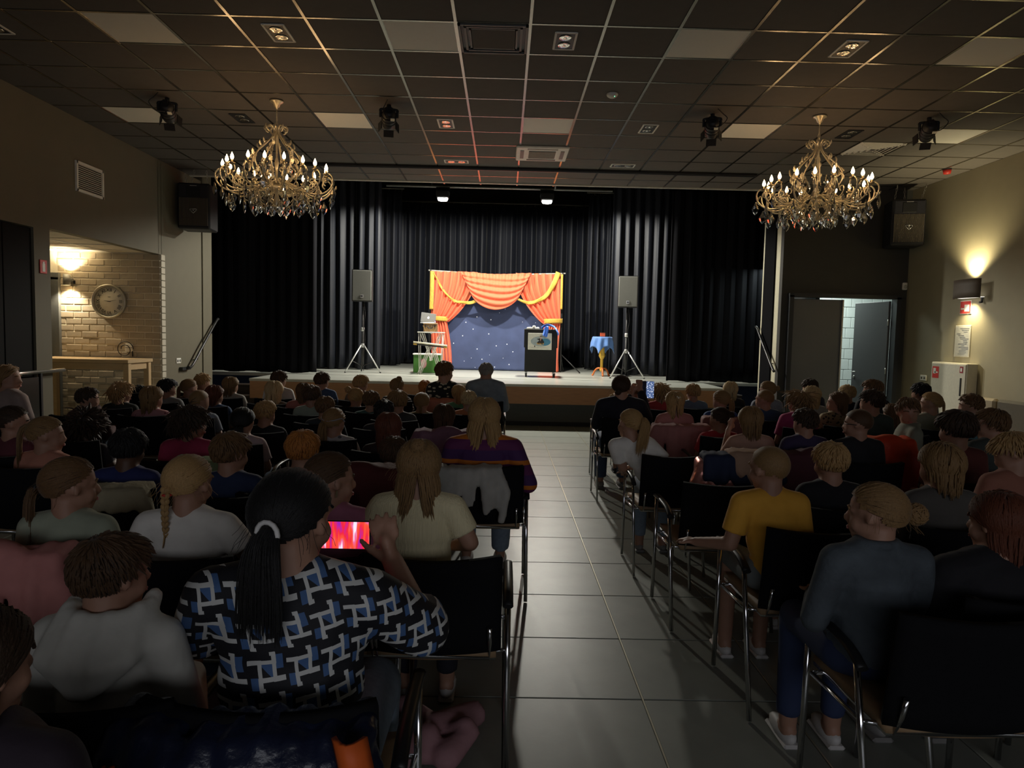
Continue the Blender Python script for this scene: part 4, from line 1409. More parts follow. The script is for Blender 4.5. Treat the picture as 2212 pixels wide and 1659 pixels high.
# ---- body building: closed shapes merged by a voxel remesh into one continuous skin
class PB:
    def __init__(self):
        self.v, self.f = [], []

    def add(self, V, Fc):
        o = len(self.v)
        self.v += [tuple(p) for p in V]
        self.f += [tuple(i + o for i in q) for q in Fc]

    def ell(self, c, r, R=None, n=14, m=9):
        b = MB().ell((0, 0, 0), r, n, m)
        V = np.array(b.v)
        if R is not None:
            V = V @ np.array(R).T
        self.add(V + np.array(c), b.f)

    def cap(self, a, b, ra, rb, flat=False, n=12, e=(1, 1)):
        """tapered limb from a to b; rounded ends (flat: cut at b)"""
        a, b = Vector(a), Vector(b)
        d = b - a
        L = d.length
        d = d / max(L, 1e-6)
        up = Vector((0, 0, 1)) if abs(d.z) < .9 else Vector((1, 0, 0))
        N = (up - d * up.dot(d)).normalized()
        B = d.cross(N)
        prof = []
        for k in range(4):
            t = -pi / 2 + pi / 2 * (k + .25) / 4
            prof.append((ra * sin(t), ra * cos(t)))
        prof.append((0, ra))
        prof.append((L, rb))
        if flat:
            prof.append((L, rb * .5))
        else:
            for k in range(1, 5):
                t = pi / 2 * (k - .25) / 4
                prof.append((L + rb * sin(t), rb * cos(t)))
        V = []
        for (s, r) in prof:
            for k in range(n):
                q = 2 * pi * k / n
                V.append(a + d * s + N * (r * cos(q) * e[0]) + B * (r * sin(q) * e[1]))
        m = len(prof)
        Fc = [tuple(range(n))[::-1], tuple((m - 1) * n + k for k in range(n))]
        for i in range(m - 1):
            for k in range(n):
                k2 = (k + 1) % n
                Fc.append((i * n + k, i * n + k2, (i + 1) * n + k2, (i + 1) * n + k))
        self.add(V, Fc)


REMESH = {}       # key -> (PB, voxel, smooth iterations)
DONE = {}


def req(key, pb, vox, it):
    if key not in REMESH:
        REMESH[key] = (pb, vox, it)
    return key


def run_remesh():
    tmp = []
    for key, (pb, vox, it) in REMESH.items():
        me = bpy.data.meshes.new('t')
        me.from_pydata(pb.v, [], pb.f)
        o = bpy.data.objects.new('t', me)
        C.objects.link(o)
        r = o.modifiers.new('r', 'REMESH')
        r.mode = 'VOXEL'
        r.voxel_size = vox
        r.adaptivity = 0
        s = o.modifiers.new('s', 'SMOOTH')
        s.factor = .5
        s.iterations = it
        tmp.append((key, o))
    bpy.context.view_layer.update()
    dg = bpy.context.evaluated_depsgraph_get()
    for key, o in tmp:
        me = bpy.data.meshes.new_from_object(o.evaluated_get(dg))
        me.polygons.foreach_set('use_smooth', [True] * len(me.polygons))
        me.materials.clear()
        DONE[key] = me
    for key, o in tmp:
        md = o.data
        bpy.data.objects.remove(o)
        bpy.data.meshes.remove(md)


# ---- hair
HC0 = np.array((0, -.065, .125))
HR0 = np.array((.385, .455, .405))


def hair_thr(d):
    az = abs(math.atan2(d[0], d[1]))
    x = math.degrees(az)
    for a, b, za, zb in ((0, 45, .50, .42), (45, 75, .42, .08), (75, 100, .08, -.12), (100, 120, -.12, -.5), (120, 181, -.5, -.62)):
        if x <= b:
            return za + (zb - za) * (x - a) / (b - a)
    return -.62


def fast_mesh(name, V, Q):
    me = bpy.data.meshes.new(name)
    V = np.asarray(V, np.float32)
    Q = np.asarray(Q, np.int32)
    me.vertices.add(len(V))
    me.vertices.foreach_set('co', V.ravel())
    me.loops.add(Q.size)
    me.loops.foreach_set('vertex_index', Q.ravel())
    me.polygons.add(len(Q))
    me.polygons.foreach_set('loop_start', np.arange(0, Q.size, 4, dtype=np.int32))
    me.polygons.foreach_set('use_smooth', np.ones(len(Q), bool))
    me.update(calc_edges=True)
    return me


def tubes(P, rad, k=3, flat=1.5, c=None):
    """P (n,m,3) paths, rad (n,m): thin strand tubes"""
    n, m, _ = P.shape
    T = np.gradient(P, axis=1)
    T /= np.maximum(np.linalg.norm(T, axis=2, keepdims=True), 1e-9)
    ref = P - (c if c is not None else HC0)
    N1 = ref - T * (ref * T).sum(2, keepdims=True)
    N1 /= np.maximum(np.linalg.norm(N1, axis=2, keepdims=True), 1e-9)
    B = np.cross(T, N1)
    V = np.empty((n, m, k, 3))
    for j in range(k):
        a = 2 * pi * j / k + pi / 2
        V[:, :, j] = P + N1 * (sin(a) * rad[..., None]) + B * (cos(a) * flat * rad[..., None])
    base = (np.arange(n) * m * k)[:, None, None]
    i = np.arange(m - 1)[None, :, None] * k
    j = np.arange(k)[None, None, :]
    j2 = (j + 1) % k
    q = np.stack([base + i + j, base + i + j2, base + i + k + j2, base + i + k + j], -1).reshape(-1, 4)
    return V.reshape(-1, 3), q


def hair_mesh(style, lod, seed, L=1.0, K=None, width=1.0, part=0.0):
    r = random.Random(seed)
    g = np.random.default_rng(seed + 900)
    VV, QQ, off = [], [], 0

    def put(V, Q):
        nonlocal off
        VV.append(np.asarray(V, float))
        QQ.append(np.asarray(Q, int) + off)
        off += len(V)

    def put_ell(c, rr, R=None):
        b = MB().grid(lambda u, v: (rr[0] * cos(pi * (v - .5)) * cos(2 * pi * u), rr[1] * cos(pi * (v - .5)) * sin(2 * pi * u), rr[2] * sin(pi * (v - .5))), 8, 6)
        V = np.array(b.v)
        if R is not None:
            V = V @ np.array(R).T
        put(V + np.array(c), b.f)
    nu, nv = (32, 24) if lod < 2 else (18, 13)
    puff = {'afro': 1.14, 'curly': 1.05, 'buzz': .975, 'short': .99}.get(style, 1.0)
    V, idx, Fc, keep = [], {}, [], {}
    for j in range(nv + 1):
        th = pi / 2 - (pi * .86) * j / nv
        for i in range(nu):
            a = 2 * pi * i / nu
            d = np.array((cos(th) * sin(a), cos(th) * cos(a), sin(th)))
            idx[(i, j)] = len(V)
            keep[(i, j)] = d[2] > hair_thr(d) - .03 + .06 * sin(a * 7 + seed)
            jit = 1 + (r.uniform(-.012, .018) if style != 'buzz' else r.uniform(-.004, .004))
            V.append(HC0 + HR0 * d * puff * jit)
    for j in range(nv):
        for i in range(nu):
            q = [(i, j), ((i + 1) % nu, j), ((i + 1) % nu, j + 1), (i, j + 1)]
            if sum(keep[p] for p in q) >= 3:
                Fc.append(tuple(idx[p] for p in q)[::-1])
    put(V, Fc)
    n, seg = ((800, 6), (400, 5), (190, 4))[lod]
    if style == 'buzz':
        n = 0
    if style in ('long', 'bob'):
        n = int(n * (1.5 if lod == 0 else 1.25))
    if style in ('curly', 'afro'):
        n = int(n * 1.5)
    if K is None:
        K = {'pony': (0, -.47, .12), 'bun': (0, -.46, .2), 'braid': (0, -.46, -.02)}.get(style, (0, -.47, .12))
    K = np.array(K, float)
    Wd = np.array((0, -.35, .93))
    if n:
        D = []
        while len(D) < n:
            d = g.normal(size=3)
            d /= np.linalg.norm(d)
            if d[2] > hair_thr(d):
                D.append(d)
        D = np.array(D)
        p = HC0 + HR0 * D * puff
        path = [p.copy()]
        thr_z = np.array([HC0[2] + HR0[2] * hair_thr(d) for d in D])
        ln = L * g.uniform(.75, 1.05, n)[:, None]
        wob = g.normal(size=(n, 3))
        side = np.where(D[:, 0] - part > 0, 1.0, -1.0)
        for s in range(seg):
            q = (p - HC0) / HR0
            nq = np.linalg.norm(q, axis=1, keepdims=True)
            nrm = q / HR0
            nrm /= np.linalg.norm(nrm, axis=1, keepdims=True)
            if style in ('short', 'afro', 'curly', 'buzz'):
                step = {'short': .22, 'afro': .22, 'curly': .27, 'buzz': .10}[style] * ln / seg
                t = q / nq - Wd
                t = t - nrm * (t * nrm).sum(1, keepdims=True)
                t /= np.maximum(np.linalg.norm(t, axis=1, keepdims=True), 1e-6)
                lift = {'short': .07, 'afro': 1.1, 'curly': .30, 'buzz': .1}[style]
                nz_ = {'short': .16, 'afro': .8, 'curly': .75, 'buzz': .3}[style]
                t = t + nrm * lift + (wob * .5 + g.normal(size=(n, 3)) * .5) * nz_
                if style == 'curly':
                    t[:, 2] -= .35
                if style == 'short':
                    t[:, 1] += np.where(D[:, 1] > .25, .45, 0)
                p = p + t * step
            elif style in ('long', 'bob'):
                st = ((.42 if style == 'bob' else .52) * ln * 2.2 / seg) * (.6 if s == 0 else 1)
                below = (p[:, 2] < -.05) | (nq[:, 0] > 1.25)
                t1 = np.stack([np.where(D[:, 1] < -.2, .22, .75) * side, -.25 + np.where(D[:, 1] < .3, 0, -.5), np.full(n, -.8)], 1)
                t1 = t1 - nrm * (t1 * nrm).sum(1, keepdims=True)
                t1 /= np.maximum(np.linalg.norm(t1, axis=1, keepdims=True), 1e-6)
                p1 = p + t1 * np.minimum(st, .3)
                q1 = (p1 - HC0) / HR0
                p1 = HC0 + HR0 * q1 / np.linalg.norm(q1, axis=1, keepdims=True) * (1.02 + .05 * g.random((n, 1)))
                wv = .09 * np.sin(2.6 * s + wob[:, 0] * 2)
                dx = wv + .10 * side * (p[:, 0] * side < .25 * width) * width - (.10 * side if style == 'bob' else 0)
                t2 = np.stack([dx, np.where(p[:, 1] > -.3, -.10, .0) + .04 * np.sin(2.1 * s + wob[:, 1] * 3), np.full(n, -1.0)], 1)
                p2 = p + t2 * st
                p2[:, 1] -= np.where((p2[:, 1] > .08) & (p2[:, 2] < -.1), .10, 0)
                p = np.where(below[:, None], p2, p1)
            else:
                t = K - p
                dist = np.linalg.norm(t, axis=1, keepdims=True)
                t = t - nrm * (t * nrm).sum(1, keepdims=True) * .95
                t /= np.maximum(np.linalg.norm(t, axis=1, keepdims=True), 1e-6)
                p = p + t * np.minimum(.26, dist / max(1, seg - s))
                q1 = (p - HC0) / HR0
                p = HC0 + HR0 * q1 / np.linalg.norm(q1, axis=1, keepdims=True) * (1.0 + .035 * g.random((n, 1)))
            if style in ('short', 'afro', 'curly', 'buzz'):
                q1 = (p - HC0) / HR0
                m1 = np.linalg.norm(q1, axis=1, keepdims=True)
                p = np.where(m1 < puff, HC0 + HR0 * q1 / m1 * puff, p)
                if style in ('short', 'buzz'):
                    lo = HC0[2] + HR0[2] * -.66
                    p[:, 2] = np.maximum(p[:, 2], lo)
            path.append(p.copy())
        P = np.stack(path, 1)
        m_ = seg + 1
        r0 = {'afro': .030, 'curly': .020, 'short': .024, 'pony': .020, 'bun': .020, 'braid': .020, 'buzz': .016}.get(style, .026) * (.62, .85, 1.35)[lod]
        prof = np.array([.6] + [1.0] * (m_ - 3) + [.7, .2]) if style not in ('pony', 'bun', 'braid') else np.ones(m_)
        R_ = r0 * g.uniform(.6, 1.25, (n, 1)) * prof[None, :]
        put(*tubes(P, R_))
        # loose flyaway strands
        if style in ('pony', 'bun', 'braid') and lod < 2:
            nf = 18
            a = g.uniform(0, 2 * pi, nf)
            z = g.uniform(-.45, .1, nf)
            dd = np.stack([np.sin(a) * np.sqrt(1 - z * z), -np.abs(np.cos(a)) * np.sqrt(1 - z * z), z], 1)
            p = HC0 + HR0 * dd
            path = [p]
            for s in range(4):
                p = p + np.stack([dd[:, 0] * .04, dd[:, 1] * .05, np.full(nf, -.06)], 1) + g.normal(size=(nf, 3)) * .015
                path.append(p)
            put(*tubes(np.stack(path, 1), np.full((nf, 5), .0025), flat=1.0))
    nt = int((380, 110, 30)[lod] * max(1.0, width * .8))
    if style == 'pony':
        a = g.uniform(0, 2 * pi, nt)
        rr_ = .085 * max(1.0, width * .7) * np.sqrt(g.random(nt))
        
        p = K + np.stack([rr_ * np.cos(a), np.full(nt, .05), rr_ * np.sin(a) * .8], 1)
        dirv = np.stack([np.cos(a) * .16 * width, np.full(nt, -.85), .12 + np.sin(a) * .06], 1)
        path = [p]
        sg = 9
        lk = (L * g.uniform(.72, 1.06, nt))[:, None]
        w2 = g.normal(size=nt)
        for s in range(sg):
            p = p + dirv * lk / sg
            path.append(p)
            sw_ = np.stack([.05 * np.sin(s * 1.3 + w2 * 2) + .03 * np.cos(a) * width, np.full(nt, -.005), np.full(nt, -.46)], 1)
            if s > sg * .55:
                sw_[:, 0] -= .06 * np.cos(a)
            dirv = dirv * np.array((.68, .48, .9)) + sw_
            dirv /= np.linalg.norm(dirv, axis=1, keepdims=True)
        pr_ = np.array([1 - .8 * (q / sg) ** 2 for q in range(sg + 1)])
        put(*tubes(np.stack(path, 1), (.0085, .019, .034)[lod] * g.uniform(.6, 1.3, (nt, 1)) * pr_[None, :]))
    elif style == 'bun':
        c0 = K + np.array((0, -.12 * L, .02))
        ax = g.normal(size=(nt, 3))
        ax /= np.linalg.norm(ax, axis=1, keepdims=True)
        e1 = np.cross(ax, np.array((0, 0, 1.0)))
        e1 /= np.maximum(np.linalg.norm(e1, axis=1, keepdims=True), 1e-6)
        e2 = np.cross(ax, e1)
        RR = .15 * L * g.uniform(.65, 1.15, (nt, 1))
        cc = c0 + ax * g.uniform(-.07, .07, (nt, 1))
        a0 = g.uniform(0, 6, (nt, 1))
        path = [cc + (e1 * np.cos(a0 + t * 3.6) + e2 * np.sin(a0 + t * 3.6)) * RR for t in np.linspace(0, 1, 7)]
        put(*tubes(np.stack(path, 1), np.full((nt, 7), (.012, .018, .03)[lod]), c=c0))
        put_ell(c0, (.13 * L,) * 3)
    elif style == 'braid':
        p0 = K + np.array((0, -.02, 0))
        nb = 9
        for k in range(nb):
            f = k / (nb - 1)
            c_ = p0 + np.array((0, -.03 - .02 * sin(f * 3), -.02 - L * f))
            w_ = .085 * (1 - .45 * f) * (1 if k < nb - 1 else .7)
            for s in (-1, 1):
                put_ell(c_ + np.array((s * w_ * .45, 0, 0)), (w_ * .62, w_ * .6, L / nb * .78), Ry(s * .55))
        e = p0 + np.array((0, -.03, -.02 - L))
        nn = 14
        o1 = g.normal(size=(nn, 3)) * .015
        P = np.stack([e + o1, e + o1 * 1.6 + (0, 0, -.1), e + o1 * 2.4 + (0, 0, -.22)], 1)
        put(*tubes(P, np.array([[.018, .014, .003]] * nn), c=e + np.array((0, .1, 0))))
    return fast_mesh('hair', np.concatenate(VV), np.concatenate(QQ))


def hairmat(name, col, rough=.55):
    if name in MATS:
        return MATS[name]
    m = mat(name, col, rough, var=.45, vs=70, bump=.25, bs=160, sheen=.1, spec=.3, stretch=(1, 1, .25))
    return m


HAIR = {
    'blond': (.42, .255, .105), 'pale': (.56, .40, .20), 'dblond': (.25, .145, .06), 'lbrown': (.15, .08, .034), 'brown': (.08, .042, .02), 'dbrown': (.045, .025, .014), 'black': (.010, .009, .009), 'ginger': (.42, .16, .035), 'auburn': (.13, .040, .020), 'grey': (.30, .28, .25)}
m_skin = [mat('skin_light', (.40, .215, .145), .55, var=.08, vs=30), mat('skin_tan', (.30, .155, .10), .55, var=.08, vs=30), mat('skin_brown', (.13, .065, .04), .5, var=.08, vs=30)]
m_shoe = mat('shoe_grey', (.25, .24, .23), .6)
m_shoew = mat('shoe_white', (.65, .62, .6), .5)
m_jean = mat('jeans_blue', (.06, .09, .16), .8, var=.25, vs=50)
m_jeanl = mat('jeans_pale', (.22, .28, .36), .8, var=.25, vs=50)
m_pants = mat('trousers_dark', (.02, .02, .03), .8)
m_eyew = mat('eye_white', (.75, .72, .7), .3, var=0)
m_iris = mat('eye_iris_dark', (.03, .02, .015), .2, var=0)
m_lip = mat('lip_rose', (.45, .16, .13), .5)

eye_me = MB().ell((-.155, .248, .01), .056, 10, 7).ell((.155, .248, .01), .056, 10, 7).mesh('eyes')
iris_me = MB().ell((-.152, .293, .01), (.029, .014, .032), 8, 6).ell((.152, .293, .01), (.027, .014, .03), 8, 6).mesh('irises')
lip_me = MB().ell((0, .385, -.262), (.085, .025, .018), 10, 6).ell((0, .382, -.292), (.075, .027, .02), 10, 6).mesh('lips')
brow_me = MB().tube([(-.24, .31, .085), (-.16, .355, .11), (-.07, .365, .095)], .018, 5).tube([(.24, .31, .085), (.16, .355, .11), (.07, .365, .095)], .018, 5).mesh('eyebrows')
shoe_me = MB().ell((0, .045, .035), (.037, .105, .036), 12, 7).box((0, .045, .009), (.066, .205, .018), bev=.008).mesh('shoe')


def head_prims(pb, H, Rm, hh, lod):
    A = np.array(Rm)

    def P(p):
        return np.array(H) + A @ (np.array(p) * hh)

    def E(c, r):
        pb.ell(P(c), np.array(r) * hh, R=A)
    E((0, -.06, .12), (.36, .43, .38))
    E((0, .08, -.12), (.28, .29, .33))
    E((0, .20, -.37), (.15, .14, .11))
    for s in (-1, 1):
        E((s * .15, .20, -.16), (.13, .13, .15))
        E((s * .36, -.05, -.03), (.042, .072, .105))
        pb.cap(P((s * .2, .26, .07)), P((s * .05, .33, .07)), .06 * hh, .06 * hh)
    pb.cap(P((0, .34, .02)), P((0, .42, -.12)), .045 * hh, .062 * hh)
    E((0, .41, -.14), (.075, .06, .05))
    E((0, .34, -.275), (.11, .05, .055))
    return P


def hand_prims(pb, w, d, up, sc, spread=.25, curl=.5):
    """palm and five fingers; w wrist, d pointing direction, up = back of the hand"""
    w, d, up = Vector(w), Vector(d).normalized(), Vector(up)
    up = (up - d * up.dot(d)).normalized()
    sd = d.cross(up)
    pb.cap(w, w + d * .05 * sc, .024 * sc, .03 * sc, e=(.62, 1.15))
    for k, (o, L) in enumerate(((-.027, .052), (-.009, .06), (.009, .056), (.026, .045))):
        b = w + d * .062 * sc + sd * o * sc
        d1 = (d + sd * o * 6 * spread - up * .25 * curl).normalized()
        m = b + d1 * L * .55 * sc
        d2 = (d1 - up * 1.1 * curl).normalized()
        pb.cap(b, m, .0095 * sc, .009 * sc, n=8)
        pb.cap(m, m + d2 * L * .5 * sc, .009 * sc, .0075 * sc, n=8)
    b = w + d * .02 * sc + sd * -.026 * sc
    d1 = (d * .8 - sd * .8 - up * .2).normalized()
    m = b + d1 * .036 * sc
    pb.cap(b, m, .012 * sc, .0105 * sc, n=8)
    pb.cap(m, m + (d1 + d * .5).normalized() * .03 * sc, .0105 * sc, .008 * sc, n=8)


PEOPLE = []


def person(u, v, y, hair, hc, top, label, ch=None, yaw=0, hyaw=0, hpit=0, hroll=0, adult=False, sleeve='s', hs=1.0, skin=0, L=1.0, K=None, lean=.0, side=0.0, pants=None, arms=None, lod=None, topmat=None, sit=True, hw=1.0, shorts=False, extra=None, chair_dx=0.0, zseat=.54, mkchair=True, chair_dy=0.0, hpart=0.0, shoe=None, fit=1.0, facing=None):
    """u, v: where the photo shows the centre of the skull; y: row distance"""
    PEOPLE.append(dict(locals()))


def relax_rows():
    for a in PEOPLE:
        d = pray(a['u'], a['v'])
        a['kx'] = d[0] / d[1]
    for it in range(400):
        moved = False
        for i in range(len(PEOPLE)):
            for j in range(i):
                a, b = PEOPLE[i], PEOPLE[j]
                xa = a['kx'] * a['y'] - a['side'] * 1.1
                xb = b['kx'] * b['y'] - b['side'] * 1.1
                need = .52 if (a['adult'] or b['adult']) else .385
                dy = a['y'] - b['y']
                if abs(xa - xb) < need and abs(dy) < .56:
                    sg = (1 if dy > 0 else -1) if abs(dy) > .02 else (1 if a['v'] < b['v'] else -1)
                    wa = 0 if (a['y'] < 3.6 or a['adult']) else 1
                    wb = 0 if (b['y'] < 3.6 or b['adult']) else 1
                    if wa + wb == 0:
                        continue
                    st_ = min(.02, .57 - abs(dy)) / (wa + wb)
                    a['y'] += sg * st_ * wa
                    b['y'] -= sg * st_ * wb
                    a['y'] = min(a['y'], 8.9)
                    b['y'] = min(b['y'], 8.9)
                    moved = True
        if not moved:
            break


def build_people():
    jobs = []
    relax_rows()
    for i, q in enumerate(PEOPLE):
        y, adult = q['y'], q['adult']
        lod = q['lod'] if q['lod'] is not None else (0 if y < 2.6 else 1 if y < 4.6 else 2)
        hh = (.225 if adult else .198) * q['hs']
        cr = at_y(q['u'], q['v'], y)                       # skull centre in the world
        bodyyaw = rad(q['yaw'])
        hy, hp, hr = q['hyaw'], q['hpit'], q['hroll']
        lean, side = q['lean'], q['side']
        if lod == 2:
            hy = round(hy / 12) * 12
            hp = round(hp / 10) * 10
        Rm = (Rz(rad(hy)) @ Rx(rad(hp)) @ Ry(rad(hr)))
        Hz = cr[2] - .10 * hh
        zs = q['zseat']
        if lod == 2:
            Hq = round(Hz / .04) * .04
        else:
            Hq = Hz
        Hq = max(Hq, zs + .30)
        sw = (.165 if adult else .118) * q['fit']
        N = np.array((side, lean - .005, Hq - .475 * hh))    # neck base
        Hc = np.array((side * 1.12, lean + .02, Hq))
        ky = (adult, round(hy), round(hp), round(hr), round(Hq, 3), round(lean, 2), round(side, 2), q['sleeve'], round(hh, 3), lod, q['shorts'], str(q['arms']), round(zs, 2), round(q['fit'], 2))
        sc_ = 1.0 if lod < 2 else Hz / Hq
        off = Rz(bodyyaw) @ Vector((Hc[0], Hc[1] - .06 * hh, 0)) * sc_
        root = Vector((cr[0] - off.x, cr[1] - off.y, 0))
        # ---- prims
        rs = 1.32 if adult else 1.0
        P0 = np.array((0, .02, zs))
        body, shirt, trou = PB(), PB(), PB()
        head_prims(body, Hc, Rm, hh, lod)
        A = np.array(Rm)
        body.cap(Hc + A @ np.array((0, -.10, -.22)) * hh, N + (0, 0, -.02), .047 * rs, .052 * rs)
        mid = N * .45 + P0 * .55
        chest = N * .72 + P0 * .28 + np.array((0, .01, 0))
        tl = N[2] - P0[2]
        g = .010
        for pb, e in ((body, 0), (shirt, g)):
            pb.ell(chest, (sw * 1.0 + e, .088 * rs + e, tl * .34 + e))
            pb.ell(mid, (sw * .92 + e, .086 * rs + e, tl * .36 + e))
            pb.ell(P0 + (0, 0, .02), (sw * 1.02 + e, .105 * rs + e, .095 * rs + e))
            for s in (-1, 1):
                S = N + np.array((s * sw, -.005, -.048 * rs))
                pb.cap(N + np.array((s * .035 * rs, -.005, -.03)), S, .042 * rs + e, .043 * rs + e)
        arms = q['arms'] or {}
        hands = []
        for s, nm in ((-1, 'l'), (1, 'r')):
            S = N + np.array((s * sw, -.005, -.048 * rs))
            a = arms.get(nm)
            if a is None:
                E_ = S + np.array((s * .045 * rs, .03, -.19 * rs * (tl / .33 if not adult else tl / .5)))
                Wr = np.array((s * .075, .24 * rs, zs + .11))
            else:
                E_, Wr = N + np.array(a[0]), N + np.array(a[1])
            body.cap(S, E_, .040 * rs, .033 * rs)
            body.cap(E_, Wr, .032 * rs, .022 * rs)
            dr = Wr - E_
            dr = dr / np.linalg.norm(dr)
            if lod < 2 or a is not None:
                upv = a[2] if (a is not None and len(a) > 2) else (0, 0, 1)
                hd = a[3] if (a is not None and len(a) > 3) else dr
                hand_prims(body, Wr, hd, upv, .82 * rs, *(a[4] if a is not None and len(a) > 4 else (.25, .5)))
            else:
                hand_prims(body, Wr, dr, (0, 0, 1), .82 * rs)
            if q['sleeve'] == 'l':
                shirt.cap(S, E_, .043 * rs + g, .036 * rs + g)
                shirt.cap(E_, E_ + (Wr - E_) * .97, .036 * rs + g, .026 * rs + g, flat=True)
            elif q['sleeve'] == 'm':
                shirt.cap(S, E_, .045 * rs + g, .046 * rs + g)
                shirt.cap(E_, E_ + (Wr - E_) * .22, .046 * rs + g, .044 * rs + g, flat=True)
            else:
                shirt.cap(S, S + (E_ - S) * .72, .043 * rs + g, .044 * rs + g, flat=True)
        for s in (-1, 1):
            hip = P0 + np.array((s * .075 * rs, .0, .0))
            kn = np.array((s * .09 * rs, .36 * (1.18 if adult else 1), zs - .02))
            an = np.array((s * .085 * rs, .36 * (1.18 if adult else 1) + .03, .085))
            body.cap(hip, kn, .070 * rs, .050 * rs)
            body.cap(kn, an, .048 * rs, .034)
            body.cap(an + (0, -.01, -.03), an + (0, .09, -.045), .032, .026)
            trou.cap(hip, kn, .078 * rs, .060 * rs)
            if q['shorts']:
                pass
            else:
                trou.cap(kn, an + (0, 0, .03), .058 * rs, .046 * rs, flat=True)
        trou.ell(P0, (sw * 1.02 + .012, .11 * rs, .09 * rs))
        if q['extra'] == 'hood':
            for k in range(-5, 6):
                t = k / 5 * 1.9
                a_ = N + np.array((.085 * sin(t), .02 - .075 * cos(t) + .0, .028 - .012 * cos(t)))
                b_ = N + np.array((.030 * sin(t), -.088 - .022 * cos(t), -.125 + .02 * abs(k) / 5))
                m_ = (a_ + b_) / 2 + np.array((.035 * sin(t), -.035, -.01))
                rr_ = .016 + .004 * (k % 2)
                shirt.cap(a_, m_, rr_, rr_ + .006)
                shirt.cap(m_, b_, rr_ + .006, rr_)
        elif q['extra'] == 'collar':
            for a in range(10):
                t = 2 * pi * a / 10
                t2 = 2 * pi * (a + 1) / 10
                shirt.cap(N + np.array((.058 * rs * sin(t), .05 * rs * cos(t), .012)), N + np.array((.058 * rs * sin(t2), .05 * rs * cos(t2), .012)), .017, .017)
        vb, vs_, it = ((.0082, .0095, 3), (.013, .0145, 3), (.0178, .0195, 2))[lod]
        kb = req(('body',) + ky, body, vb, it)
        ks = req(('shirt', q['extra']) + ky, shirt, vs_, it)
        kt = req(('trou', q['shorts'], adult, lod, round(zs, 2), round(sw, 3)), trou, (.016, .018, .024)[lod], 2)
        jobs.append((q, i, root, bodyyaw, sc_, Hc, Rm, hh, lod, kb, ks, kt))
    run_remesh()
    hcache = {}
    for (q, i, root, by, sc_, Hc, Rm, hh, lod, kb, ks, kt) in jobs:
        t = thing('person', q['label'], 'person', root, by, 'spectators')
        t.scale = (sc_, sc_, sc_)
        link('body', DONE[kb], m_skin[q['skin']], t)
        tm = q['topmat'] or mat('top_%02d' % i, q['top'], .85, var=.14, vs=18, bump=.55, bs=11, sheen=.1)
        link('shirt', DONE[ks], tm, t)
        link('trousers', DONE[kt], q['pants'] or (m_jean, m_pants, m_jeanl)[i % 3], t)
        for s in (-1, 1):
            rs = 1.32 if q['adult'] else 1.0
            sh = link('shoe', shoe_me, q['shoe'] or (m_shoe, m_shoew, m_pants)[i % 3], t, (s * .085 * rs, .36 * (1.18 if q['adult'] else 1) + .03, .001))
            if q['adult']:
                sh.scale = (1.25, 1.25, 1.2)
        hk = (q['hair'], lod, (i % 3) if lod == 2 else i, q['L'], q['K'], q['hw'], q['hpart'])
        if hk not in hcache:
            hcache[hk] = hair_mesh(q['hair'], lod, (i % 3) if lod == 2 else i + 50, q['L'], q['K'], q['hw'], q['hpart'])
        M4 = Matrix.Translation(Hc) @ Rm.to_4x4() @ Matrix.Scale(hh, 4)
        h = link('hair', hcache[hk], hairmat('hair_' + q['hc'], HAIR[q['hc']]), t)
        h.matrix_local = M4
        for nm, me, mm in (('eyes', eye_me, m_eyew), ('irises', iris_me, m_iris), ('lips', lip_me, m_lip), ('eyebrows', brow_me, hairmat('hair_' + q['hc'], HAIR[q['hc']]))):
            if q['hair'] and (lod < 2 or abs(q['hyaw'] + q['yaw']) > 30):
                e = link(nm, me, mm, t)
                e.matrix_local = M4
        q['root'], q['t'], q['Hc'], q['Rm'], q['hh'] = root, t, Hc, Rm, hh
        if q['mkchair']:
            off = Rz(by) @ Vector((q['chair_dx'], .06 + q['chair_dy'], 0))
            chair(root.x + off.x, root.y + off.y, by * .6, 'black-backed chrome chair under ' + (q['ch'] or q['label']))


# ---- patterned cloth
def nodes_mat(name, rough=.8):
    m = bpy.data.materials.new(name)
    m.use_nodes = True
    b = m.node_tree.nodes['Principled BSDF']
    b.inputs['Roughness'].default_value = rough
    MATS[name] = m
    return m, m.node_tree, b


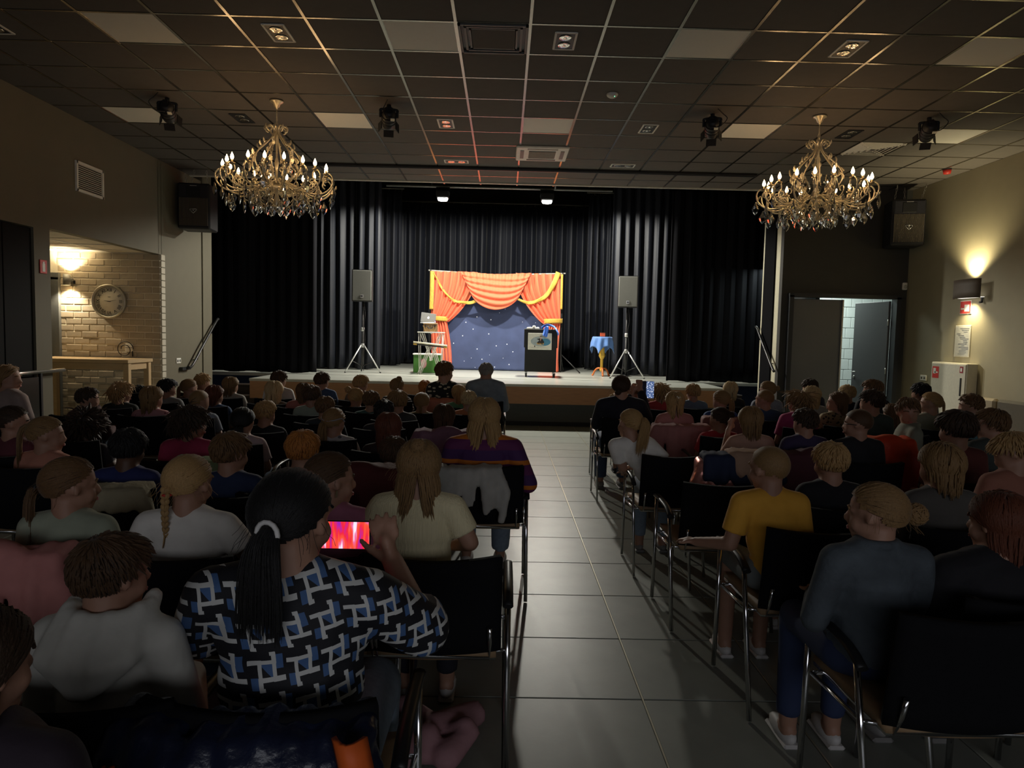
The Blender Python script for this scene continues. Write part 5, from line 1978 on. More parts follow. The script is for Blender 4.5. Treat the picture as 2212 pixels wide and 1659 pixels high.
def hook_pattern():
    m, nt, b = nodes_mat('blouse_hook_pattern', .75)
    N_ = nt.nodes
    tc = N_.new('ShaderNodeTexCoord')
    nz = N_.new('ShaderNodeTexNoise')
    nz.inputs['Scale'].default_value = 5
    nt.links.new(tc.outputs['Object'], nz.inputs[0])
    mp = N_.new('ShaderNodeMapping')
    mp.inputs['Rotation'].default_value = (0, rad(8), 0)
    nt.links.new(tc.outputs['Object'], mp.inputs[0])
    sp = N_.new('ShaderNodeSeparateXYZ')
    nt.links.new(mp.outputs[0], sp.inputs[0])

    def M(op, a, c=None, d=None):
        n = N_.new('ShaderNodeMath')
        n.operation = op
        for k, x in enumerate((a, c, d)):
            if x is None:
                continue
            if isinstance(x, (int, float)):
                n.inputs[k].default_value = x
            else:
                nt.links.new(x, n.inputs[k])
        return n.outputs[0]
    nn = M('MULTIPLY', M('SUBTRACT', nz.outputs[0], .5), .5)
    X = M('ADD', M('ADD', M('MULTIPLY', sp.outputs[0], 12.6), M('MULTIPLY', sp.outputs[1], 8.0)), nn)
    Z = M('ADD', M('MULTIPLY', sp.outputs[2], 11.8), nn)
    # each row is shifted a little against the one below
    px = M('SUBTRACT', M('FRACT', M('ADD', X, M('MULTIPLY', M('FLOOR', Z), .12))), .5)
    pz = M('SUBTRACT', M('FRACT', Z), .5)

    def both(a, c):
        return M('MULTIPLY', a, c)

    def lt(a, v):
        return M('LESS_THAN', a, v)

    def gt(a, v):
        return M('GREATER_THAN', a, v)
    ax, az = M('ABSOLUTE', px), M('ABSOLUTE', pz)
    mx = M('MAXIMUM', ax, az)
    ring = both(gt(mx, .145), lt(mx, .25))
    w_ = .06

    def bar(cx, lo, hi, q, p):
        return both(lt(M('ABSOLUTE', M('SUBTRACT', p, cx)), w_), both(gt(q, lo), lt(q, hi)))
    bars = [bar(.2, .15, .47, pz, px), bar(-.2, -.47, -.15, pz, px), bar(-.2, .15, .47, px, pz), bar(.2, -.47, -.15, px, pz)]
    # hook ends
    ends = [both(lt(M('ABSOLUTE', M('SUBTRACT', pz, .43)), .05), both(gt(px, .1), lt(px, .25))), both(lt(M('ABSOLUTE', M('ADD', pz, .43)), .05), both(gt(px, -.25), lt(px, -.1)))]
    white = ring
    for x in bars + ends:
        white = M('MAXIMUM', white, x)
    inner = lt(mx, .155)
    blob = M('MAXIMUM', both(both(gt(px, .25), lt(px, .44)), both(gt(pz, .02), lt(pz, .40))), both(both(gt(px, -.44), lt(px, -.25)), both(gt(pz, -.42), lt(pz, -.14))))
    blue = M('MAXIMUM', both(inner, gt(M('ADD', px, pz), -.05)), blob)
    m1 = N_.new('ShaderNodeMix')
    m1.data_type = 'RGBA'
    m1.inputs[6].default_value = (.008, .008, .012, 1)
    m1.inputs[7].default_value = (.06, .13, .30, 1)
    nt.links.new(blue, m1.inputs[0])
    m2 = N_.new('ShaderNodeMix')
    m2.data_type = 'RGBA'
    m2.inputs[7].default_value = (.62, .62, .60, 1)
    nt.links.new(m1.outputs[2], m2.inputs[6])
    nt.links.new(white, m2.inputs[0])
    nt.links.new(m2.outputs[2], b.inputs['Base Color'])
    return m


def spot_pattern(name, base, dots, scale, thr, stretch=(1, 1, 1)):
    m, nt, b = nodes_mat(name)
    N_ = nt.nodes
    tc = N_.new('ShaderNodeTexCoord')
    mp = N_.new('ShaderNodeMapping')
    mp.inputs['Scale'].default_value = stretch
    nt.links.new(tc.outputs['Object'], mp.inputs[0])
    vo = N_.new('ShaderNodeTexVoronoi')
    vo.inputs['Scale'].default_value = scale
    nt.links.new(mp.outputs[0], vo.inputs['Vector'])
    ma = N_.new('ShaderNodeMath')
    ma.operation = 'LESS_THAN'
    ma.inputs[1].default_value = thr
    nt.links.new(vo.outputs['Distance'], ma.inputs[0])
    mx = N_.new('ShaderNodeMix')
    mx.data_type = 'RGBA'
    mx.inputs[6].default_value = (*base, 1)
    mx.inputs[7].default_value = (*dots, 1)
    nt.links.new(ma.outputs[0], mx.inputs[0])
    nt.links.new(mx.outputs[2], b.inputs['Base Color'])
    return m


def stripe_pattern(name, cols, period, axis=2, tilt=(0, 0, 0)):
    m, nt, b = nodes_mat(name)
    N_ = nt.nodes
    tc = N_.new('ShaderNodeTexCoord')
    mp = N_.new('ShaderNodeMapping')
    mp.inputs['Rotation'].default_value = tilt
    nt.links.new(tc.outputs['Object'], mp.inputs[0])
    sp = N_.new('ShaderNodeSeparateXYZ')
    nt.links.new(mp.outputs[0], sp.inputs[0])
    mu = N_.new('ShaderNodeMath')
    mu.operation = 'MULTIPLY'
    mu.inputs[1].default_value = 1 / period
    nt.links.new(sp.outputs[axis], mu.inputs[0])
    fr = N_.new('ShaderNodeMath')
    fr.operation = 'FRACT'
    nt.links.new(mu.outputs[0], fr.inputs[0])
    cr = N_.new('ShaderNodeValToRGB')
    cr.color_ramp.interpolation = 'CONSTANT'
    els = cr.color_ramp.elements
    for k, (p, c) in enumerate(cols):
        if k < 2:
            els[k].position = p
            els[k].color = (*c, 1)
        else:
            e = els.new(p)
            e.color = (*c, 1)
    nt.links.new(fr.outputs[0], cr.inputs[0])
    nt.links.new(cr.outputs[0], b.inputs['Base Color'])
    return m


m_hook = hook_pattern()
m_floral = spot_pattern('blouse_cream_leaves', (.008, .008, .009), (.55, .5, .36), 17, .34, (1, 1, 1.8))
m_dots = spot_pattern('shirt_pink_dots', (.52, .25, .27), (.22, .05, .08), 24, .22)
m_bw = stripe_pattern('shirt_black_white', [(0, (.02, .02, .02)), (.5, (.6, .6, .55))], .03)
m_leo = spot_pattern('shirt_leopard', (.35, .26, .14), (.04, .025, .015), 36, .36)
m_strp = stripe_pattern('jumper_purple_orange', [(0, (.13, .02, .10)), (.40, (.60, .17, .015)), (.58, (.07, .02, .11))], .145)
m_print = spot_pattern('shirt_white_print', (.55, .50, .50), (.16, .16, .18), 15, .24)
m_rib = mat('jumper_cream_rib', (.80, .70, .44), .85, var=.18, vs=60, stretch=(4, 4, .1), bump=.5, bs=60)
m_denim = mat('jacket_denim', (.075, .09, .105), .85, var=.7, vs=9, bump=.3, bs=60)
m_denim2 = mat('shirt_denim_grey', (.20, .235, .27), .85, var=.35, vs=14)
WHT, GRY = (.84, .80, .74), (.22, .22, .22)

# ================================================================== left block, front row to back row
person(438, 822, 8.2, 'short', 'blond', WHT, 'person in white shirt in the front row, nearest the left wall socket', 'the front row guest in white near the left wall', hyaw=-38)
person(499, 830, 7.8, 'long', 'dblond', (.45, .43, .38), 'person in pale grey top in the front row beside the left steps', 'the front row guest in pale grey', L=.75, hyaw=-25, hw=.5)
person(603, 817, 7.8, 'short', 'brown', WHT, 'person in white T-shirt in the front row left of the booth', 'the front row guest in white T-shirt', hyaw=-30)
person(696, 820, 7.8, 'short', 'brown', (.06, .11, .22), 'person in blue T-shirt in the front row below the left loudspeaker', 'the front row guest in blue', hyaw=-20)
person(780, 826, 7.8, 'short', 'blond', (.30, .25, .2), 'person in beige top in the front row, hardly seen over the chair backs', 'the front row guest in beige', hyaw=-18)
person(857, 834, 7.8, 'bun', 'dblond', (.5, .5, .5), 'person in black and white striped top with a white hair bow', 'the guest in black and white stripes', topmat=m_bw, K=(.18, -.30, .50), L=.85, hyaw=-5)
person(961, 800, 7.95, 'short', 'lbrown', GRY, 'adult person in black blouse with cream leaf print in the front row', 'the adult in the leaf print blouse', topmat=m_floral, adult=True, hs=1.1, hyaw=-35, L=.75, fit=.88)
person(1050, 800, 8.0, 'short', 'grey', GRY, 'adult person in faded denim shirt at the aisle end of the front row', 'the adult in the denim shirt', topmat=m_denim2, adult=True, sleeve='l', hs=.92, hyaw=-5, L=.6, extra='collar')
person(918, 836, 8.7, 'long', 'ginger', (.35, .2, .12), 'person half hidden behind the adult in the leaf print blouse', 'the guest hidden behind the leaf print blouse', L=.6, hyaw=0)
# second row
person(300, 845, 8.2, 'short', 'black', (.05, .05, .055), 'person in black almost hidden below the niche table', 'the guest in black below the niche table', hyaw=-30, hs=.9)
person(361, 836, 7.2, 'short', 'black', (.22, .22, .22), 'person in grey checked shirt below the left wall socket', 'the guest in grey checks', hyaw=-40, skin=1)
person(409, 836, 7.7, 'pony', 'dblond', (.16, .06, .04), 'person in brown top with a ponytail near the left wall', 'the guest in brown near the left wall', K=(-.25, -.38, .1), L=.8, hyaw=-35)
person(464, 851, 6.9, 'long', 'auburn', (.05, .10, .22), 'person in blue T-shirt in the second row near the stage steps', 'the second row guest in blue', L=.5, hyaw=-20)
person(592, 842, 6.9, 'long', 'pale', (.13, .09, .06), 'person in brown patterned top with very long hair in the second row', 'the guest in brown patterned top', L=1.0, hyaw=0, hs=1.12)
person(656, 844, 6.9, 'bob', 'lbrown', (.45, .16, .13), 'person in salmon top in the second row', 'the guest in salmon', hyaw=0, hs=.9)
person(769, 857, 6.8, 'bun', 'blond', (.3, .28, .24), 'person in grey top with a messy side bun', 'the guest with a messy side bun', K=(-.38, -.10, .45), L=.95)
person(991, 848, 7.2, 'pony', 'blond', (.10, .26, .13), 'person in green T-shirt with a high ponytail near the aisle', 'the guest in green near the aisle', K=(.05, -.42, .32), L=1.0, hyaw=0)
# third row
person(190, 858, 6.0, 'short', 'dbrown', (.08, .03, .03), 'person in dark maroon hoodie turned to the stage below the niche', 'the guest in maroon hoodie', hyaw=-48, sleeve='l', extra='hood', L=.6)
person(262, 846, 6.7, 'curly', 'blond', (.03, .035, .03), 'person in dark jacket with curls below the niche table', 'the guest with curls and dark jacket', hyaw=-40, sleeve='l')
person(329, 856, 6.1, 'bob', 'dblond', GRY, 'person in pink dotted shirt on the left', 'the guest in pink dots', topmat=m_dots, hyaw=-25, hs=1.05)
person(431, 863, 6.0, 'buzz', 'dblond', (.28, .32, .40), 'person in pale blue grey T-shirt on the left', 'the guest in pale blue grey', hyaw=-18)
person(674, 852, 6.6, 'short', 'brown', (.38, .44, .36), 'person in light green T-shirt in the third row', 'the guest in light green', hyaw=-10)
person(702, 877, 5.9, 'short', 'lbrown', (.04, .05, .06), 'person in dark T-shirt left of the printed white shirt', 'the guest in dark T-shirt', hyaw=-5)
person(801, 863, 6.5, 'short', 'lbrown', (.06, .14, .14), 'person in teal T-shirt in the middle of the third row', 'the third row guest in teal', hyaw=12)
person(859, 864, 6.3, 'short', 'dblond', (.06, .06, .06), 'person in dark top with tousled hair in the third row', 'the tousled third row guest', L=1.4)
person(911, 867, 6.8, 'braid', 'dblond', (.30, .24, .11), 'person in mustard top with a plaited braid', 'the guest in mustard', L=.7)
person(1012, 862, 6.75, 'short', 'pale', (.55, .20, .09), 'person in orange T-shirt near the aisle', 'the guest in orange near the aisle', L=.8)
# fourth row
person(16, 812, 6.0, 'bob', 'dblond', (.32, .24, .22), 'adult person in light cardigan at the far left edge facing the stage', 'the adult at the far left edge', hyaw=-62, yaw=-20, adult=True, sleeve='l')
person(185, 921, 4.45, 'afro', 'dbrown', (.06, .05, .06), 'person in dark top with a round crown of curls on the left', 'the guest with round curls', skin=2)
person(411, 909, 4.4, 'curly', 'dbrown', (.42, .04, .10), 'person in magenta shirt looking to the right', 'the guest in magenta', hyaw=-52, skin=1)
person(524, 907, 4.5, 'pony', 'black', (.55, .40, .40), 'person in pale pink printed top with a dark ponytail', 'the guest in pale pink print', K=(.05, -.46, -.1), L=1.0, hyaw=0)
person(573, 889, 5.5, 'short', 'blond', (.02, .02, .022), 'person in black jacket with white piping in the middle', 'the guest in black jacket', sleeve='l', hyaw=-8, L=.7)
person(722, 908, 5.0, 'pony', 'dblond', GRY, 'person in white printed top with headband and ponytail', 'the guest in white printed top', topmat=m_print, K=(-.18, -.43, .02), L=1.0, hyaw=-15)
person(829, 886, 5.95, 'short', 'black', (.03, .03, .035), 'person in black top left of the mustard top', 'the guest in black left of mustard', skin=1)
person(959, 897, 5.4, 'long', 'brown', (.60, .50, .33), 'person in cream top with ruffled shoulders near the aisle', 'the guest in cream with ruffled shoulders', L=.62, hyaw=-5, hw=.4)
# fifth row
person(28, 908, 4.2, 'pony', 'dbrown', (.12, .03, .04), 'person in dark red top at the left edge looking to the stage', 'the guest in dark red at the left edge', hyaw=-50, yaw=-10, K=(-.3, -.36, .1))
person(100, 934, 4.1, 'pony', 'dblond', (.52, .22, .15), 'person in peach T-shirt with a long ponytail at the left', 'the guest in peach at the left', hyaw=-52, K=(-.1, -.46, .25), L=1.25, yaw=-8)
person(276, 963, 3.4, 'short', 'black', (.03, .04, .16), 'person in royal blue shirt on the left', 'the guest in royal blue', skin=2)
person(839, 920, 4.55, 'long', 'auburn', (.05, .03, .03), 'person in dark top with very long loose hair', 'the guest with very long loose hair', L=1.15, hs=1.05)
person(1046, 895, 4.15, 'long', 'blond', GRY, 'adult person in purple and orange striped jumper at the aisle', 'the adult in the striped jumper', topmat=m_strp, adult=True, sleeve='l', L=1.3, hs=1.05, hw=1.7, lod=0, hyaw=4, arms={'r': ((.27, -.03, -.27), (.25, .22, -.30))}, fit=1.05, pants=m_jeanl, shoe=m_shoew)
# sixth row
person(498, 972, 3.3, 'short', 'lbrown', (.025, .04, .10), 'person in navy T-shirt on the left side', 'the guest in navy T-shirt', hyaw=-28, L=1.1)
person(653, 966, 3.35, 'short', 'ginger', (.17, .24, .12), 'person in green shirt with copper hair', 'the guest in green shirt', hyaw=0, L=.9)
person(849, 975, 3.8, 'short', 'brown', (.03, .18, .17), 'person in teal T-shirt left of the cream jumper', 'the guest in teal beside the cream jumper', hyaw=10, hs=.97)
person(905, 1000, 2.5, 'long', 'dblond', GRY, 'person in cream ribbed jumper with a small top knot', 'the guest in the cream ribbed jumper', topmat=m_rib, L=1.15, hs=.98, hw=1.6, chair_dx=.07, lod=0, extra='none', arms={'l': ((-.19, -.01, -.17), (-.12, .18, -.24)), 'r': ((.19, -.01, -.17), (.12, .18, -.24))}, fit=1.06, sleeve='s')
# seventh row
person(152, 1040, 2.45, 'pony', 'lbrown', (.33, .36, .27), 'person in pale green T-shirt with a low ponytail on the left', 'the guest in pale green', hyaw=-42, K=(-.30, -.40, -.02), L=1.2, lod=0)
person(408, 1035, 2.45, 'braid', 'blond', WHT, 'person in white T-shirt with a plaited braid and red hair tie', 'the guest in white with a braid', hyaw=-14, K=(-.10, -.46, .0), L=.8, arms={'r': ((.21, .02, -.16), (.16, .24, -.2)), 'l': ((-.2, .02, -.18), (-.1, .2, -.24))}, fit=1.12)
person(716, 1028, 2.5, 'pony', 'brown', (.50, .17, .27), 'person in pink top just beyond the glowing phone', 'the guest in pink beyond the phone', hyaw=-55, K=(-.1, -.46, -.05), L=.7, lod=0)
# last row
person(240, 1228, 1.55, 'short', 'brown', (.62, .60, .54), 'person in cream hoodie in the last row on the left', 'the guest in the cream hoodie', hyaw=-32, extra='hood', sleeve='l', hs=.92, L=.9, lod=0)
person(-62, 1425, 1.0, 'long', 'dbrown', (.03, .02, .03), 'person in dark clothes cut off at the lower left edge', 'the guest at the lower left edge', hyaw=-20, L=.8, hs=.9)
person(634, 1105, 1.58, 'pony', 'black', GRY, 'adult person in blue and white hook pattern blouse filming with a phone', 'the adult filming in the patterned blouse', topmat=m_hook, adult=True, sleeve='m', hyaw=-20, K=(.09, -.46, -.02), L=1.12, hw=1.5, lod=0, lean=.02, pants=m_jeanl, arms={'r': ((.285, .10, -.175), (.185, .29, -.075), (0, -1, 0), (-.32, .2, 1.0), (.7, .3)), 'l': ((-.26, .12, -.20), (-.075, .33, -.07), (0, -1, .2), (.25, .3, .9), (.2, .6))}, fit=1.06, skin=0)

# ================================================================== right block
person(1330, 866, 7.7, 'short', 'pale', (.012, .012, .016), 'person in black jacket at the aisle end of the right front row', 'the guest in black jacket at the right aisle', sleeve='l', hyaw=10)
person(1374, 842, 7.9, 'short', 'dblond', (.2, .05, .05), 'person in dark red top just behind the raised phone on the right', 'the guest behind the raised phone', hs=.9)
person(1427, 846, 7.7, 'curly', 'blond', (.45, .05, .05), 'person in red top right of the raised phone', 'the guest in red beside the raised phone')
person(1497, 845, 7.7, 'short', 'blond', (.16, .22, .30), 'person in denim jacket in the right front row', 'the guest in denim in the right front row', hyaw=15, sleeve='l')
person(1578, 840, 7.7, 'bob', 'pale', (.02, .02, .025), 'person in dark top in the right front row', 'the dark clad right front row guest', L=.8)
person(1657, 841, 7.5, 'bun', 'dblond', (.3, .33, .4), 'person in pale blue top with a small bun near the right steps', 'the guest with a small bun', hyaw=35, K=(.3, -.38, .15), L=.7)
person(1749, 834, 7.7, 'short', 'dbrown', (.05, .05, .08), 'person in navy top before the closed door leaf', 'the guest before the closed door leaf', hyaw=30)
person(1830, 848, 7.6, 'short', 'pale', (.02, .025, .06), 'person in navy jumper before the open doorway', 'the guest before the open doorway', hyaw=25, L=.8)
person(1885, 838, 7.2, 'short', 'lbrown', (.012, .012, .016), 'person in black jacket with red collar before the open door leaf', 'the guest in black jacket with red collar', hyaw=55, sleeve='l')
person(1989, 845, 7.0, 'short', 'black', (.1, .1, .1), 'person in grey top below the fire cabinet', 'the guest below the fire cabinet', hyaw=30, skin=1)
# second row
person(1343, 832, 6.65, 'bun', 'dbrown', (.010, .011, .020), 'adult person in dark navy jumper holding up a phone at the right aisle', 'the adult holding up a phone', adult=True, sleeve='l', hyaw=-18, K=(-.05, -.42, -.18), L=.65, hs=1.0, lod=1, arms={'r': ((.27, .08, -.20), (.245, .30, .05), (0, -1, 0), (-.2, .1, 1), (.3, .5)), 'l': ((-.22, .1, -.26), (.16, .33, .0), (0, -1, 0), (.2, .1, 1), (.3, .5))}, pants=m_jean, fit=1.1)
person(1458, 866, 6.65, 'long', 'blond', (.48, .19, .17), 'person in salmon top with a flower hair clip on the right', 'the guest with the flower clip', L=.75)
person(1557, 863, 6.65, 'pony', 'dblond', (.03, .07, .24), 'person in blue hoodie with a ponytail in the right second row', 'the guest in blue hoodie', hyaw=30, K=(.25, -.42, .1), L=.8)
person(1651, 860, 6.65, 'buzz', 'dblond', (.04, .08, .16), 'person in blue top with cropped hair facing left', 'the cropped guest facing left', hyaw=42)
person(1724, 866, 6.3, 'curly', 'dblond', (.42, .05, .16), 'person in bright pink T-shirt with curls on the right', 'the guest in bright pink', hyaw=35, L=1.3)
person(1752, 852, 6.9, 'bob', 'pale', (.40, .42, .42), 'person in white top with a smooth bob before the door', 'the guest with a smooth bob', hyaw=25, L=.8)
person(1808, 866, 6.65, 'long', 'lbrown', GRY, 'person in leopard print top in profile on the right', 'the guest in leopard print', topmat=m_leo, hyaw=62, L=.6)
person(2010, 868, 6.0, 'pony', 'blond', (.26, .24, .17), 'person in olive top with a ponytail at the far right', 'the guest in olive', hyaw=42, K=(.3, -.40, .12), L=.8)
person(2097, 873, 6.0, 'short', 'lbrown', (.10, .20, .22), 'person in blue green T-shirt below the fire cabinet handle', 'the guest in blue green', hyaw=50, L=.6)
# third row
person(1883, 865, 5.5, 'short', 'dbrown', (.05, .07, .06), 'person in dark green shirt below the open door leaf', 'the guest in dark green', hyaw=42, L=.9)
person(1929, 892, 5.6, 'bob', 'lbrown', (.06, .05, .05), 'person in dark top half hidden by the boy looking back', 'the half hidden guest on the right', hyaw=20, hs=.95)
person(1554, 903, 5.2, 'bun', 'dbrown', (.45, .03, .04), 'person in red shirt with pinned up hair on the right', 'the guest in red with pinned up hair', hyaw=32, K=(.05, -.44, .25), L=.8, skin=1)
person(1360, 911, 4.65, 'pony', 'blond', WHT, 'person in white T-shirt and jeans leaning into the aisle', 'the guest leaning into the aisle', hyaw=22, hroll=12, K=(.22, -.42, .25), L=1.35, lod=0, side=-.22, lean=.04, arms={'r': ((.24, -.02, -.17), (.02, .16, -.22)), 'l': ((-.06, .02, -.2), (-.02, .2, -.26))}, pants=m_jeanl)
person(1966, 885, 5.1, 'short', 'lbrown', (.24, .25, .19), 'person in olive grey polo shirt turned round to look back', 'the guest looking back', yaw=70, hyaw=95, hpit=-6, lod=1, extra='collar', mkchair=False, L=.8)
person(2068, 921, 3.9, 'short', 'dbrown', (.13, .035, .03), 'person in rust red shirt with thick dark hair at the right', 'the guest in rust red', hyaw=18, hs=1.12, L=1.2)
person(2143, 912, 4.6, 'short', 'lbrown', (.05, .06, .055), 'person in dark sweatshirt at the right looking left', 'the guest in dark sweatshirt', hyaw=52, hs=1.02, sleeve='l')
# fourth row
person(1622, 905, 4.9, 'bob', 'dblond', (.52, .30, .22), 'person in peach T-shirt with a hand raised to the face', 'the guest with a raised hand', L=.7, hs=1.05, arms={'l': ((-.18, .06, -.20), (-.11, .16, .02), (0, 1, 0), (.3, .0, 1.0))}, lod=1)
person(1739, 908, 4.75, 'short', 'dbrown', (.05, .035, .09), 'person in purple T-shirt on the right', 'the guest in purple', hyaw=30, L=.8)
person(1853, 911, 4.7, 'buzz', 'brown', (.015, .015, .018), 'person in black top wearing glasses and facing left', 'the guest with glasses', hyaw=55, lod=1)
# fifth row
person(1795, 992, 3.3, 'short', 'blond', (.012, .012, .016), 'person in black T-shirt behind the red puffer jacket', 'the guest in black T-shirt', hyaw=5, L=.8)
person(2033, 1000, 3.0, 'bob', 'dblond', (.10, .09, .08), 'person in grey brown jumper with tousled hair at the right', 'the guest in grey brown jumper', hyaw=10, hs=1.05, L=.62, sleeve='l')
person(2190, 972, 3.4, 'short', 'blond', (.30, .12, .08), 'person at the right edge bending the head down', 'the guest bending the head', hyaw=55, hpit=-25)
# sixth row
person(1661, 1005, 2.95, 'buzz', 'dblond', (.80, .40, .05), 'person in yellow T-shirt resting an arm on the chair', 'the guest in yellow', hyaw=28, lod=0, shorts=True, pants=mat('shorts_grey', (.22, .24, .24), .8), arms={'l': ((-.165, -.01, -.225), (-.27, .14, -.262), (0, 0, 1), (-.55, .8, -.05))}, side=-.05, chair_dx=.09, chair_dy=-.03, shoe=m_shoew)
person(1893, 1100, 2.2, 'bun', 'dblond', GRY, 'person in faded denim jacket with a loose bun on the right', 'the guest in denim jacket', topmat=m_denim, hyaw=45, sleeve='l', K=(.30, -.42, .04), L=1.0, lod=0, extra='collar', pants=mat('jeans_deep', (.03, .045, .11), .8), shoe=m_shoew, fit=1.1, chair_dx=.13, chair_dy=-.13)
person(2160, 1120, 2.2, 'bob', 'auburn', (.012, .011, .014), 'adult person in black seen in part at the right edge', 'the adult in black at the right edge', adult=True, sleeve='l', hyaw=25, hs=.9)

build_people()

# ------------------------------------------------------------------ phones
m_case = mat('phone_case_black', (.012, .012, .014), .4)
ps, nt, b = nodes_mat('phone_screen_show', .2)
tc = nt.nodes.new('ShaderNodeTexCoord')
sp = nt.nodes.new('ShaderNodeSeparateXYZ')
nt.links.new(tc.outputs['Object'], sp.inputs[0])
nz = nt.nodes.new('ShaderNodeTexNoise')
nz.inputs['Scale'].default_value = 1
mp = nt.nodes.new('ShaderNodeMapping')
mp.inputs['Scale'].default_value = (48, 1, 9)
nt.links.new(tc.outputs['Object'], mp.inputs[0])
nt.links.new(mp.outputs[0], nz.inputs[0])
cr = nt.nodes.new('ShaderNodeValToRGB')
els = cr.color_ramp.elements
els[0].position, els[0].color = .36, (.35, .02, .45, 1)
els[1].position, els[1].color = .66, (1.0, .85, 1.0, 1)
for p, c in ((.46, (.9, .02, .05, 1)), (.56, (1.0, .10, .04, 1)), (.61, (.9, .15, .4, 1))):
    e = els.new(p)
    e.color = c
nt.links.new(nz.outputs[0], cr.inputs[0])
nt.links.new(cr.outputs[0], b.inputs['Emission Color'])
b.inputs['Emission Strength'].default_value = 1.0
b.inputs['Base Color'].default_value = (.02, .02, .02, 1)


def phone(label, loc, rz, w_, h_, scr, tilt=0.0, flap=False):
    t = thing('smartphone', label, 'phone', loc, rz)
    t.rotation_euler = (rad(tilt), 0, rz)
    MB().box((0, 0, 0), (w_, .009, h_), bev=.003).build('body', m_case, t)
    MB().box((0, -.0048, 0), (w_ - .006, .001, h_ - .006)).build('screen', scr, t)
    if flap:
        f = MB().box((-w_ / 2 - .035, -.012, 0), (.07, .006, h_ + .004), R=Rz(rad(20))).build('cover_flap', mat('phone_flap_navy', (.02, .028, .06), .5), t)
        MB().box((-w_ / 2 - .035, -.0165, .03), (.045, .001, .012), R=Rz(rad(20))).box((-w_ / 2 - .035, -.0165, .0), (.045, .001, .012), R=Rz(rad(20))).build('card_slot', mat('flap_slot', (.05, .06, .1), .5), f)
    return t


p = at_y(742, 1155, 1.93)
phone('landscape smartphone with a glowing red and pink screen', (p[0], 1.93, p[2]), 0, .152, .082, ps)
p = at_y(1404, 842, 7.02)
s2 = spot_pattern('phone_screen_stage', (.10, .16, .34), (.8, .85, 1.0), 60, .33)
bb = s2.node_tree.nodes['Principled BSDF']
s2.node_tree.links.new(bb.inputs['Base Color'].links[0].from_socket, bb.inputs['Emission Color'])
bb.inputs['Emission Strength'].default_value = .8
phone('upright smartphone with open cover held up at the right aisle', (p[0], 7.02, p[2]), rad(6), .085, .175, s2, flap=True)


def of(ch):
    for q in PEOPLE:
        if q['ch'] == ch:
            return q


# ------------------------------------------------------------------ small worn things belong to their persons
def on_head(ch, name, mb, m):
    q = of(ch)
    o = mb.build(name, m, q['t'])
    o.matrix_local = Matrix.Translation(q['Hc']) @ q['Rm'].to_4x4() @ Matrix.Scale(q['hh'], 4)
    return o


def ring(c, r, th, R=None, n=14):
    pts = []
    for k in range(n):
        a = 2 * pi * k / n
        p_ = Vector((r * cos(a), 0, r * sin(a)))
        pts.append((R @ p_ if R else p_) + Vector(c))
    return MB().tube(pts, th, 6, closed=True)


on_head('the adult filming in the patterned blouse', 'hair_tie', ring((.09, -.55, .0), .12, .026), mat('hair_tie_white', (.7, .68, .66), .6))
on_head('the guest in white with a braid', 'hair_tie', ring((-.10, -.47, -.10), .075, .025, Rx(pi / 2)), mat('hair_tie_red', (.55, .03, .03), .6))
on_head('the guest in pale green', 'hair_tie', ring((-.33, -.46, -.02), .10, .035, Rz(rad(-35))), mat('hair_tie_black', (.012, .012, .012), .6))
on_head('the guest in denim jacket', 'hair_tie', ring((.32, -.46, .05), .10, .022, Rz(rad(35))), MATS['hair_tie_black'])
on_head('the guest with the flower clip', 'flower_clip', MB().ell((.05, -.5, .28), (.05, .03, .05), 8, 6).ell((.12, -.48, .3), .04, 6, 5).ell((-.01, -.49, .33), .04, 6, 5).ell((.05, -.49, .2), .04, 6, 5), mat('clip_cream', (.75, .68, .55), .5))
on_head('the guest in black and white stripes', 'hair_bow', MB().ell((.32, -.38, .42), (.05, .03, .10), 8, 6, R=Ry(-.4)).ell((.08, -.38, .56), (.09, .03, .05), 8, 6), mat('bow_white', (.75, .73, .62), .5))
on_head('the guest in white printed top', 'headband', MB().tube(smooth_path([(-.40, -.05, .06), (-.39, -.25, .2), (-.25, -.46, .16), (0, -.525, .12), (.25, -.46, .16), (.39, -.25, .2), (.40, -.05, .06)], 4), .025, 6), mat('headband_grey', (.3, .28, .28), .6))
gl = on_head('the guest with glasses', 'glasses', ring((.155, .37, .0), .10, .014).tube([(.255, .36, .02), (.39, .1, .03), (.40, -.05, .02)], .014, 5).tube([(-.255, .36, .02), (-.39, .1, .03), (-.40, -.05, .02)], .014, 5).tube([(.06, .38, .02), (-.06, .38, .02)], .012, 5), m_case)
q = of('the guest in the cream ribbed jumper')
kb = hair_mesh('bun', 0, 77, .8, (.02, -.28, .44))
o = link('top_knot', kb, hairmat('hair_dblond', HAIR['dblond']), q['t'])
o.matrix_local = Matrix.Translation(q['Hc']) @ q['Rm'].to_4x4() @ Matrix.Scale(q['hh'], 4)
on_head('the guest in pink beyond the phone', 'hair_clip', MB().box((.33, -.05, -.18), (.02, .03, .14), R=Ry(.3)), mat('clip_gold', (.6, .5, .3), .3, metal=.7))

# ------------------------------------------------------------------ chairs nobody sits on
for x, y, rz, lb in ((1.18, 3.83, 0, 'empty black chair with tan seat at the right aisle behind the yellow shirt'),
                     (-2.05, 2.45, 0, 'empty black chair at the left edge behind the pink jacket'),
                     (2.25, 2.35, 0, 'black chair at the right edge behind the adult in black'),
                     (2.58, 4.97, 0, 'black chair under the orange red puffer jacket'),
                     (3.08, 5.08, 0, 'black chair under the person looking back'),
                     (1.40, 4.42, 0, 'black chair under the shiny metallic pink jacket'),
                     (-1.35, 1.6, 0, 'black chair left of the person in the cream hoodie')):
    chair(x, y, rz, lb)


